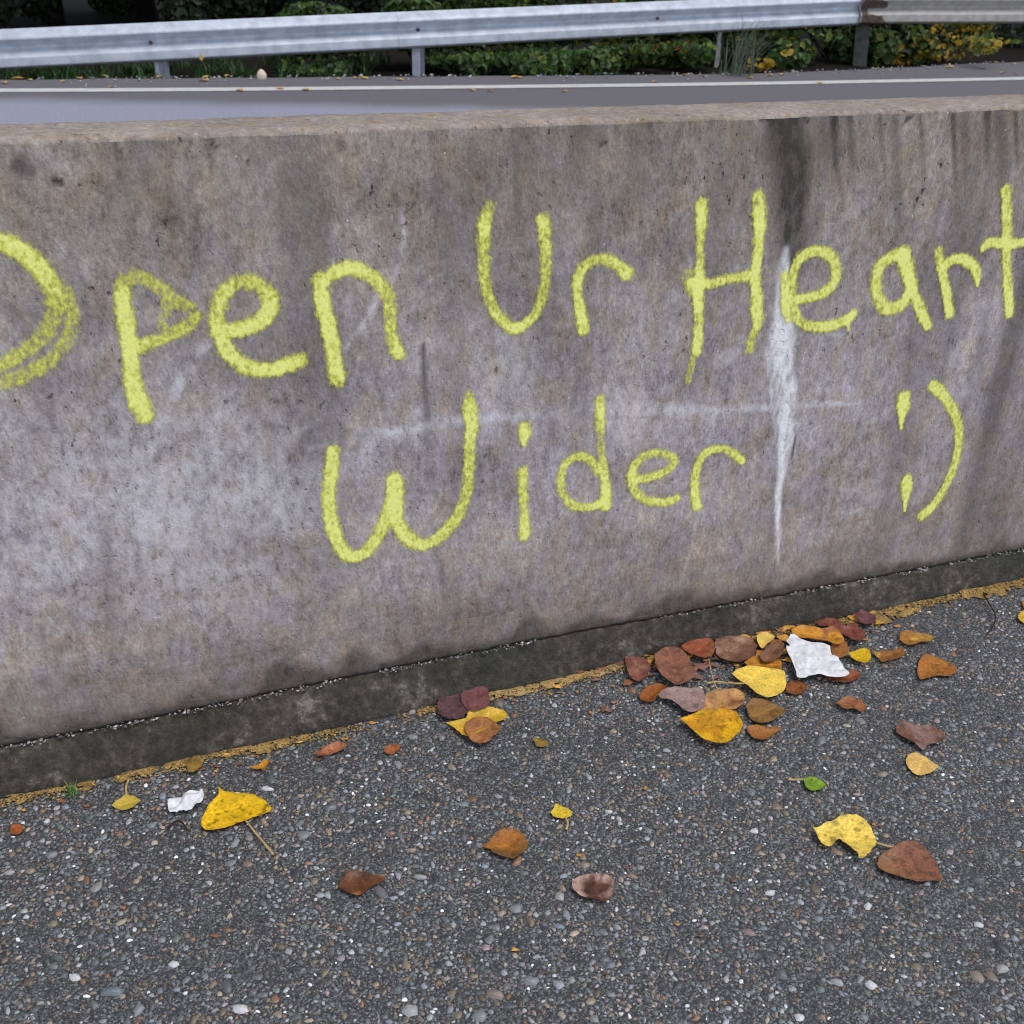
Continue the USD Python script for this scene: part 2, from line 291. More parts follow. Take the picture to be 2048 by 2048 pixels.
skirt = strip(jag, jag + np.array([-0.05, 0.15]), 0.0); skirt[0][1::2, 2] = -0.1
obj('road', join([(v, f), skirt]), 'asphalt', kind='structure')
half = 0.075
nl = np.gradient(line, axis=0); nl = np.c_[-nl[:, 1], nl[:, 0]]; nl /= np.linalg.norm(nl, axis=1, keepdims=True)
obj('road_line', strip(line - nl * 0.085, line + nl * 0.085, 0.004), 'road_paint', kind='structure')

# ------------------------------------------------------------------ pavement with exposed aggregate
pav = thing('pavement', kind='structure')
pu = [-40, 40]; corners = [W(-40.0, 1.56, 0.0), W(-40.0, -40.0, 0.0), W(40.0, -40.0, 0.0), W(40.0, 1.56, 0.0)]
obj('surface', flat([c[:2] for c in corners], -0.05, 0.0), 'binder', pav)
def dome_stones(c, r, asp, ang, hgt, tint, seed):
    """Embedded pebbles: irregular low domes, all in one mesh."""
    g = np.random.default_rng(seed); n, K = len(c), 7
    th = (np.arange(K) / K * 2 * np.pi)[None] + g.uniform(-0.3, 0.3, (n, K))
    rr = r[:, None] * g.uniform(0.68, 1.18, (n, K))
    def ring(s, z):
        x, y = rr * s * np.cos(th) * asp[:, None], rr * s * np.sin(th) / asp[:, None]
        X = x * np.cos(ang)[:, None] - y * np.sin(ang)[:, None]; Y = x * np.sin(ang)[:, None] + y * np.cos(ang)[:, None]
        return np.stack([c[:, 0, None] + X, c[:, 1, None] + Y, np.broadcast_to(z, X.shape)], -1)
    base = ring(1.0, np.full((n, 1), -0.001)); mid = ring(0.72, (hgt * 0.8)[:, None] * g.uniform(0.75, 1.2, (n, K)))
    apex = np.stack([c[:, 0], c[:, 1], hgt], -1)[:, None]
    v = np.concatenate([base, mid, apex], 1)
    f = []
    for j in range(K):
        k = (j + 1) % K; f += [[j, k, K + k], [j, K + k, K + j], [K + j, K + k, 2 * K]]
    f = np.array(f)[None] + (np.arange(n) * (2 * K + 1))[:, None, None]
    return v.reshape(-1, 3), f.reshape(-1, 3), np.repeat(tint, 2 * K + 1, 0)
palette = 1.08 * np.array([(0.050, 0.054, 0.060), (0.085, 0.09, 0.098), (0.13, 0.135, 0.145), (0.22, 0.225, 0.24), (0.145, 0.115, 0.085), (0.20, 0.155, 0.11), (0.27, 0.22, 0.17), (0.36, 0.36, 0.36), (0.62, 0.62, 0.64), (0.21, 0.11, 0.065), (0.10, 0.115, 0.105), (0.26, 0.20, 0.185), (0.16, 0.185, 0.21)])
weight = np.array([20, 19, 14, 9, 9, 6, 4, 5, 2.6, 2.2, 7, 3, 6]); weight = weight / weight.sum()
lo, hi = ground(-350, 2250), None
quad = np.array([ground(-520, 2320)[:2], ground(2600, 2320)[:2], (W(2.6, 1.50, 0.0))[:2], (W(-1.0, 1.50, 0.0))[:2]])
def inside(p, q):
    ok = np.ones(len(p), bool)
    for a, b in zip(q, np.roll(q, -1, 0)):
        ok &= (b[0] - a[0]) * (p[:, 1] - a[1]) - (b[1] - a[1]) * (p[:, 0] - a[0]) > 0
    return ok
bb0, bb1 = quad.min(0), quad.max(0)
P, R = np.zeros((0, 2)), np.zeros(0)
for r, dens in ((0.0108, 22), (0.0084, 130), (0.0064, 900), (0.0049, 4600), (0.0038, 20000), (0.0029, 60000), (0.0022, 120000)):
    n = int(dens * np.prod(bb1 - bb0)); q = rng.uniform(bb0, bb1, (n, 2)); q = q[inside(q, quad)]
    rq = r * rng.uniform(0.85, 1.15, len(q))
    keep = np.ones(len(q), bool)
    for i, j in cKDTree(q).query_pairs(1.65 * r, output_type='ndarray'): keep[j] = False if keep[i] else keep[j]
    q, rq = q[keep], rq[keep]
    if len(P):
        for big in np.unique(np.round(R, 3)):
            S = np.abs(R - big) < 0.00051
            if S.any():
                d, _ = cKDTree(P[S]).query(q); m = d > (rq + big) * 0.86; q, rq = q[m], rq[m]
    P, R = np.vstack([P, q]), np.r_[R, rq]
worn = fbm(np.c_[P * 9, 0 * P[:, 0]], 3, 63); kp = (rng.uniform(0, 1, len(P)) > np.clip((worn - 0.5) * 3.2, 0, 0.55)); P, R = P[kp], R[kp]
n = len(P)
pick = rng.choice(len(palette), n, p=weight)
TI = palette[pick] * rng.uniform(0.75, 1.3, (n, 1)) * (1 + rng.uniform(-0.05, 0.05, (n, 3)))
lum = TI.mean(1); TI[(R > 0.0045) & (lum > 0.33)] *= 0.5; TI[R > 0.008] *= 0.85
TI *= (0.78 + 0.44 * fbm(np.c_[P * 4.5, 0 * P[:, 0]], 3, 64))[:, None] * np.array([1.0, 1.005, 1.02])
ASP = np.sqrt(rng.uniform(1.0, 1.9, n)); ANG = rng.uniform(0, np.pi, n); HG = R * rng.uniform(0.15, 0.5, n)
# the pale stones that catch the eye, where they lie
for x, y, r, a, col in [(348, 1928, 9, 1.7, 8), (480, 2018 - 1648 + 1648, 12, 1.9, 8), (1218, 1624, 7, 1.6, 8), (535, 1578, 9, 1.8, 8), (94, 1642, 6, 1.0, 8), (309, 1576, 7, 1.3, 11), (1740, 1970, 12, 1.3, 8), (1675, 1965, 11, 1.3, 7),
                        (1540, 1786, 9, 1.8, 8), (842, 1755, 12, 2.2, 7), (990, 1990, 17, 1.6, 11), (1508, 1662, 8, 1.2, 8), (2005, 1938, 13, 1.4, 7), (20, 1745, 9, 1.4, 7), (62, 1742, 9, 1.2, 6), (105, 1710, 11, 1.5, 3), (1120, 1792, 11, 1.1, 7),
                        (1170, 1730, 10, 1.1, 6), (1094, 1515, 10, 1.1, 11), (1735, 1813, 9, 1.2, 8), (224, 1984, 16, 2.2, 12), (960, 2032, 15, 1.3, 3), (818, 2022, 16, 1.4, 7), (1060, 1962, 14, 1.7, 3), (420, 1632, 10, 1.2, 3), (150, 1955, 11, 1.3, 8), (1957, 1850, 8, 1.2, 8), (1600, 2035, 10, 1.3, 8)]:
    q = ground(x, y)[:2]; rr = r / F * np.linalg.norm(ground(x, y) - EYE)
    d = np.linalg.norm(P - q, axis=1); keep = d > (R + rr) * 0.75
    P, R, TI, ASP, ANG, HG = P[keep], R[keep], TI[keep], ASP[keep], ANG[keep], HG[keep]
    P = np.vstack([P, q]); R = np.r_[R, rr]; TI = np.vstack([TI, palette[col] * (0.72 if col == 8 else 0.75)]); ASP = np.r_[ASP, math.sqrt(a)]; ANG = np.r_[ANG, rng.uniform(-0.2, 0.5)]; HG = np.r_[HG, rr * 0.45]
# the 300 that show largest are pebbles of their own, the rest one aggregate
P3 = np.c_[P, np.zeros(len(P))]; dv = P3 - EYE; cz = dv @ fw
sx, sy = 1024 + F * (dv @ RT) / cz, 1024 - F * (dv @ UP) / cz
vis = (sx > 0) & (sx < 2048) & (sy < 2048)
size = np.where(vis, R / cz, 0); big = np.argsort(-size)[:300]; small = np.ones(len(P), bool); small[big] = False
sel = np.where(small)[0]
v, f, c = dome_stones(P[sel], R[sel], ASP[sel], ANG[sel], HG[sel], TI[sel], 3)
obj('aggregate', (v, f), 'stone', pav, smooth=True, pv={'tint': c}, kind='stuff')
for i in big:
    v, f, c = dome_stones(P[[i]], R[[i]], ASP[[i]], ANG[[i]], HG[[i]], TI[[i]], int(i))
    obj('pebble', (v, f), 'stone', pav, smooth=True, pv={'tint': c})

# ------------------------------------------------------------------ the wall
ZB, ZT, WF0, WF1 = 0.072, 1.022, 1.508, 1.545
def wall_w(z): return WF0 + (WF1 - WF0) * (z - ZB) / (ZT - ZB)
def wall_uz(x, y):
    d = ray(x, y); w = 1.525
    for _ in range(4):
        k = (w - N2 @ EYE) / (d @ N2); p = EYE + d * k; w = wall_w(p[2])
    return p @ T2, p[2]
def relief(u, z): return 0.0028 * (fbm(np.stack([u * 7, z * 7, 0 * u], -1), 3, 11) - 0.5)
wall = thing('barrier_wall', 'long grey concrete barrier wall with yellow spray-painted words', 'wall')
us = np.unique(np.r_[np.linspace(-9, -0.9, 60), np.arange(-0.9, 2.5, 0.005), np.linspace(2.5, 16, 90)])
zs = np.append(np.arange(ZB, 1.009, 0.005), 1.0135)
# stains
def seg_dist(Pu, Pz, pts):
    """distance, interpolated attribute columns along a polyline of (u, z, ...)"""
    best = np.full(Pu.shape, 9.0); att = np.zeros(Pu.shape + (pts.shape[1] - 2,))
    for a, b in zip(pts[:-1], pts[1:]):
        d = b[:2] - a[:2]; L = d @ d + 1e-12
        t = np.clip(((Pu - a[0]) * d[0] + (Pz - a[1]) * d[1]) / L, 0, 1)
        q = np.hypot(Pu - a[0] - t * d[0], Pz - a[1] - t * d[1])
        val = a[2:] + t[..., None] * (b[2:] - a[2:])
        m = q - val[..., 0] < best; best = np.where(m, q - val[..., 0], best); att[m] = val[m]
    return best + att[..., 0], att
MM = F / 1.78                                            # px of the photo per metre on the wall
UU, ZZ = np.meshgrid(us, zs, indexing='ij')
stain = np.zeros(UU.shape + (3,))
BREAK = np.clip(3.2 * fbm(np.stack([UU * 16, ZZ * 30, 0 * UU], -1), 4, 91) - 0.85, 0.05, 1.15)
STREAK = np.clip(2.4 * fbm(np.stack([UU * 110, ZZ * 9, 0 * UU], -1), 4, 92) - 0.2, 0.55, 1.0)
def blot(ch, pts, soft=0.5, amp=1.0):
    q = np.array([[*wall_uz(x, y), w / 2 / MM, s] for x, y, w, s in pts])
    d, att = seg_dist(UU, ZZ, q)
    wob = 1 + 0.9 * (fbm(np.stack([UU * 40, ZZ * 14, 0 * UU], -1), 3, ch + 20) - 0.5)
    k = np.clip((1 - d / (att[..., 0] * wob + 1e-6)) / soft, 0, 1) * att[..., 1] * amp
    if ch == 2: k = k * (BREAK if pts[0][2] < 100 else 0.55 + 0.45 * BREAK)
    if ch == 1: k = k * STREAK
    stain[..., ch] = np.maximum(stain[..., ch], k * k * (3 - 2 * k) if amp == 1 else k)
for pts in ([(1575, 225, 200, 0.9), (1585, 330, 200, 0.88), (1588, 450, 160, 0.8), (1578, 560, 90, 0.6), (1560, 640, 30, 0.1)], [(1572, 245, 60, 1.0), (1580, 400, 60, 1.0), (1572, 560, 22, 0.7), (1568, 640, 10, 0.2)], [(1640, 225, 60, 0.5), (1645, 380, 50, 0.3), (1650, 520, 30, 0.1)], [(1668, 230, 40, 0.9), (1672, 330, 30, 0.7), (1690, 420, 20, 0.2)],
            [(1760, 235, 30, 0.6), (1770, 360, 26, 0.3), (1775, 480, 20, 0.1)], [(1905, 225, 26, 0.8), (1910, 330, 22, 0.6), (1925, 520, 14, 0.2)], [(1975, 225, 40, 0.8), (1975, 330, 30, 0.5), (1990, 420, 20, 0.1)], [(2030, 220, 30, 0.8), (2035, 340, 22, 0.4)],
            [(1840, 225, 22, 0.6), (1850, 380, 20, 0.3)], [(1030, 250, 60, 0.45), (1035, 380, 60, 0.5), (1040, 520, 50, 0.25)], [(846, 690, 18, 0.8), (850, 800, 34, 0.5), (858, 900, 40, 0.35), (866, 980, 40, 0.3)], [(872, 1060, 50, 0.4), (885, 1160, 36, 0.4), (890, 1260, 20, 0.3)],
            [(1700, 225, 50, 0.7), (1705, 330, 36, 0.4), (1712, 430, 20, 0.1)], [(2000, 225, 90, 0.6), (2005, 360, 80, 0.5), (2010, 480, 40, 0.1)], [(1790, 225, 70, 0.5), (1795, 420, 50, 0.4), (1795, 560, 30, 0.1)], [(1930, 225, 60, 0.55), (1935, 480, 40, 0.3)], [(230, 285, 22, 0.7), (233, 330, 18, 0.4)], [(40, 330, 60, 0.7), (60, 340, 40, 0.6)], [(240, 300, 20, 0.6), (244, 360, 16, 0.3)], [(680, 290, 30, 0.6), (690, 310, 20, 0.3)], [(420, 280, 40, 0.5), (430, 350, 26, 0.2)], [(110, 360, 26, 0.8), (122, 365, 14, 0.9)],
            [(1235, 250, 30, 0.5), (1240, 320, 24, 0.3)], [(1480, 250, 40, 0.5), (1490, 340, 40, 0.3)], [(860, 260, 20, 0.5), (865, 340, 20, 0.3)], [(420, 320, 14, 0.5), (424, 350, 10, 0.4)], [(70, 640, 160, 0.28), (80, 760, 160, 0.22), (70, 900, 120, 0.2)],
            [(210, 1040, 60, 0.3), (220, 1200, 70, 0.35), (230, 1330, 60, 0.3)], [(600, 1120, 20, 0.3), (610, 1220, 18, 0.35)], [(1150, 1150, 30, 0.2), (1160, 1250, 24, 0.35)]):
    blot(0, pts, 0.8)
for pts in ([(1572, 560, 5, .9), (1570, 640, 5, .9), (1578, 720, 4, .8), (1574, 800, 4, .8), (1582, 860, 4, .6)], [(1586, 820, 4, .7), (1590, 880, 6, .8), (1580, 930, 4, .6)], [(388, 622, 12, 1), (400, 632, 10, 1)], [(234, 716, 7, 1), (242, 726, 6, .9)], [(692, 742, 10, .8), (700, 752, 8, .5)], [(1560, 236, 14, 1), (1530, 232, 16, 1), (1518, 240, 8, 1)], [(1612, 232, 12, 1), (1618, 250, 8, .9)], [(1815, 236, 12, 1), (1828, 230, 8, .9), (1806, 246, 8, .9)], [(426, 286, 8, 1), (432, 294, 6, 1)], [(498, 322, 8, .9), (500, 332, 6, .9)], [(1200, 290, 12, .9), (1215, 284, 8, .8)], [(1160, 262, 10, .8)], [(114, 360, 14, 1), (124, 366, 10, 1)], [(540, 800, 8, .8), (560, 806, 8, .6)], [(412, 862, 7, .8)], [(645, 806, 8, .8), (640, 814, 6, .6)], [(1790, 715, 10, .6)], [(510, 1225, 8, .6), (512, 1240, 6, .6)]):
    blot(0, pts, 0.6)
blot(1, [(1572, 500, 22, 0.5), (1568, 560, 44, 0.7), (1568, 620, 62, 0.85), (1566, 690, 78, 1.0), (1572, 780, 76, 1.0), (1570, 860, 62, 1.0), (1566, 930, 40, 0.9), (1556, 1000, 24, 0.8), (1556, 1100, 12, 0.6), (1556, 1140, 6, 0.2)], 0.62)
blot(1, [(1535, 700, 26, 0.45), (1545, 800, 22, 0.5), (1555, 900, 20, 0.3)], 0.7)
for pts in ([(0, 985, 20, 0.3), (210, 940, 26, 0.5), (480, 925, 30, 0.5), (700, 880, 34, 0.75), (900, 842, 36, 0.9), (1060, 830, 36, 0.7), (1240, 815, 44, 0.9), (1400, 822, 36, 0.6), (1720, 806, 16, 0.55)],
            [(330, 850, 26, 0.25), (360, 750, 44, 0.7), (420, 680, 26, 0.4)], [(690, 700, 16, 0.5), (730, 650, 26, 0.7), (765, 560, 16, 0.5)], [(790, 560, 14, 0.3), (812, 470, 14, 0.5), (800, 380, 10, 0.3)], [(520, 930, 14, 0.6), (560, 880, 10, 0.5), (620, 850, 12, 0.5)],
            [(330, 1000, 520, 0.62), (520, 980, 360, 0.62)], [(420, 1150, 420, 0.5), (300, 1000, 420, 0.5)], [(100, 1120, 300, 0.5), (160, 900, 260, 0.35)], [(640, 950, 120, 0.55), (560, 1050, 160, 0.4)], [(1020, 690, 120, 0.45), (1050, 800, 120, 0.3)], [(1250, 870, 160, 0.35)] * 2, [(1450, 720, 90, 0.4), (1430, 860, 70, 0.3)], [(1930, 760, 90, 0.35), (1945, 860, 60, 0.2)],
            [(1370, 1140, 16, 0.3), (1400, 1010, 14, 0.35), (1440, 930, 12, 0.2)], [(0, 700, 40, 0.2), (120, 930, 20, 0.4), (90, 820, 10, 0.2)], [(400, 1160, 60, 0.4), (520, 1150, 40, 0.3)], [(840, 660, 30, 0.3), (830, 900, 40, 0.3)], [(1700, 1000, 160, 0.2), (1900, 950, 160, 0.2)]):
    blot(2, pts, 0.9, 1.05)
for pts in ([(690, 700, 8, .8), (770, 580, 8, .8)], [(800, 540, 6, .7), (812, 440, 6, .7), (808, 380, 4, .5)], [(530, 850, 6, .7), (536, 900, 8, .8), (520, 930, 6, .6)], [(536, 900, 6, .8), (600, 855, 5, .6)], [(195, 940, 10, .7), (330, 945, 12, .8)], [(20, 870, 4, .6), (60, 940, 4, .5)], [(90, 770, 4, .6), (115, 800, 4, .5)], [(355, 800, 14, .8), (372, 740, 16, .8), (420, 690, 12, .6)], [(1040, 870, 4, .7), (1050, 905, 4, .6)], [(1580, 800, 7, .8), (1690, 808, 6, .8)], [(1900, 700, 16, .6), (1930, 770, 14, .5)], [(1365, 1160, 8, .5), (1395, 1040, 8, .5)], [(660, 680, 6, .5), (672, 430, 5, .4)]):
    blot(2, pts, 0.8)
vs = np.clip((fbm(np.stack([UU * 13, ZZ * 0.9, 0 * UU], -1), 4, 44) - 0.47) * 3.0, 0, 1) * np.clip(0.04 + 0.26 * ZZ + 0.27 * UU, 0.03, 0.70)
stain[..., 0] = np.maximum(stain[..., 0], vs)
fl = np.clip((fbm(np.stack([UU * 4, ZZ * 130, 0 * UU], -1), 3, 45) - 0.48) * 3, 0, 1) * np.clip((0.36 - ZZ) / 0.2, 0, 1)
stain[..., 0] = np.maximum(stain[..., 0], 0.32 * fl)
toprow = np.clip((fbm(np.stack([UU * 9, 0 * UU, 0 * UU], -1), 4, 40) - 0.42) * 3.2, 0, 1) * np.clip((ZZ - 0.80 - 0.1 * noise(np.stack([UU * 25, 0 * UU, 0 * UU], -1), 3)) / 0.22, 0, 1)
stain[..., 0] = np.maximum(stain[..., 0], 0.75 * toprow)
low = np.clip((0.24 - ZZ) / 0.16, 0, 1) * (0.30 + 0.6 * fbm(np.stack([UU * 3, ZZ * 60, 0 * UU], -1), 3, 9))
stain[..., 0] = np.maximum(stain[..., 0], 0.5 * low)
bow_ = 0.009 * np.exp(-((UU - 0.62) / 0.55) ** 2)
creep = np.clip((ZB + bow_ + 0.016 + 0.10 * fbm(np.stack([UU * 15, ZZ * 8, 0 * UU], -1), 4, 19) ** 2 - ZZ) / 0.035, 0, 1)
stain[..., 0] = np.maximum(stain[..., 0], 0.8 * creep)
lip = 0.004 * fbm(np.stack([us * 60, 0 * us, 0 * us], -1), 3, 2)
wf = wall_w(ZZ) - relief(UU, ZZ)
wf[:, 0] += lip; wf[:, 1] += lip * 0.5
bow = 0.009 * np.exp(-((us - 0.62) / 0.55) ** 2)
zz = ZZ + bow[:, None] * np.clip((0.3 - ZZ) / 0.2, 0, 1); zz[:, 0] = ZB + bow - 0.0085 + 0.004 * fbm(np.stack([us * 45, 0 * us, 0 * us], -1), 3, 6)
zz[:, -1] += 0.0035 * (fbm(np.stack([us * 30, 0 * us, 0 * us], -1), 4, 8) - 0.5)
face = np.stack([UU, wf, zz], -1)
under = np.stack([us, np.full(len(us), 1.62), zz[:, 0]], -1)[:, None]
V = np.concatenate([under, face], 1); ST = np.concatenate([stain[:, :1], stain], 1)
v = W(V[..., 0], V[..., 1], V[..., 2]).reshape(-1, 3)
fp = grid_faces(len(us), V.shape[1])
obj('wall_face', (v, fp), 'concrete', wall, smooth=True, pv={'stain': ST.reshape(-1, 3)})
# rounded, worn arris, top and back
er = 0.012 + 0.010 * fbm(np.stack([us * 22, 0 * us, 0 * us], -1), 4, 31)
prof = []
w_top = wf[:, -1]
for a in np.linspace(0, np.pi / 2, 6):
    prof.append(np.stack([us, w_top + er * (1 - np.cos(a)), zz[:, -1] + (ZT - zz[:, -1]) * np.sin(a)], -1))
for k, w in enumerate(np.linspace(1.575, 1.645, 8)):
    prof.append(np.stack([us, np.full(len(us), w), ZT + 0.003 * (fbm(np.stack([us * 18, 0 * us + w * 40, 0 * us], -1), 3, 33) - 0.4)], -1))
prof.append(np.stack([us, np.full(len(us), WB), np.full(len(us), ZT - 0.014)], -1)); prof.append(np.stack([us, np.full(len(us), WB), np.full(len(us), -0.05)], -1))
V = np.stack(prof, 1)
obj('wall_top', (W(V[..., 0], V[..., 1], V[..., 2]).reshape(-1, 3), grid_faces(len(us), V.shape[1])), 'concrete_top', wall, smooth=40)
# footing under the face
toe = np.interp(us, [-0.35, 0, 0.48, 0.86, 1.33, 1.81], [1.458, 1.461, 1.468, 1.480, 1.478, 1.488]) + 0.010 * (fbm(np.stack([us * 14, 0 * us, 0 * us], -1), 4, 51) - 0.5)
prof = []
for s, z in ((0, -0.03), (0.0, 0.0), (0.10, 0.012), (0.3, 0.028), (0.55, 0.045), (0.8, 0.060), (1.0, ZB - 0.006), (2.6, ZB - 0.003)):
    w = toe + s * (1.512 - toe); b = 0.006 * (fbm(np.stack([us * 30, 0 * us + z * 40, 0 * us], -1), 4, 52) - 0.5) * (0 < s < 0.9)
    prof.append(np.stack([us, w - b, z + bow * s if 0 < s <= 1 else z + bow * (s > 1)], -1) if s else np.stack([us, w - b, z + 0 * us], -1))
V = np.stack(prof, 1)
obj('footing', (W(V[..., 0], V[..., 1], V[..., 2]).reshape(-1, 3), grid_faces(len(us), V.shape[1])), 'footing', wall, smooth=60, label='dark damp mossy footing below the wall face')
# pale chips of broken concrete along the bottom arris
def rocks(c, r, tint, seed, squash=0.7):
    g = np.random.default_rng(seed); n = len(c)
    o = np.array([[1, 0, 0], [-1, 0, 0], [0, 1, 0], [0, -1, 0], [0, 0, 1], [0, 0, -1], [.6, .6, .5], [-.6, .6, .5], [-.6, -.6, .5], [.6, -.6, .5]], float)
    F_ = Delaunay(o).convex_hull; cen = o.mean(0)
    F_ = np.array([t if np.dot(np.cross(o[t[1]] - o[t[0]], o[t[2]] - o[t[0]]), o[t].mean(0) - cen) > 0 else t[::-1] for t in F_])
    P_ = o[None] * g.uniform(0.6, 1.2, (n, len(o), 1)) * (r[:, None, None] * np.array([1, 1, squash]))
    a = g.uniform(0, 6.28, n); ca, sa = np.cos(a)[:, None], np.sin(a)[:, None]
    x, y = P_[..., 0] * 1.25, P_[..., 1] * 0.85
    P_ = np.stack([x * ca - y * sa, x * sa + y * ca, P_[..., 2]], -1) + c[:, None]
    return P_.reshape(-1, 3), (F_[None] + (np.arange(n) * len(o))[:, None, None]).reshape(-1, 3), np.repeat(tint, len(o), 0)
nc = 1000; cu = rng.uniform(-0.9, 2.4, nc); keep = noise(np.c_[cu * 14, 0 * cu, 0 * cu], 61) > 0.28; cu = cu[keep]; nc = len(cu)
cr = rng.uniform(0.0008, 0.0026, nc) * rng.choice([1, 1, 1.5], nc)
cc = W(cu, 1.503 + rng.uniform(-0.005, 0.004, nc), ZB + np.interp(cu, us, bow) + rng.uniform(-0.006, 0.001, nc))
v, f, c = rocks(cc, cr, np.array([(0.34, 0.31, 0.32)]) * rng.uniform(0.25, 1.25, (nc, 1)) ** 1.6, 62)
obj('chip', (v, f), 'stone', wall, pv={'tint': c}, kind='stuff')

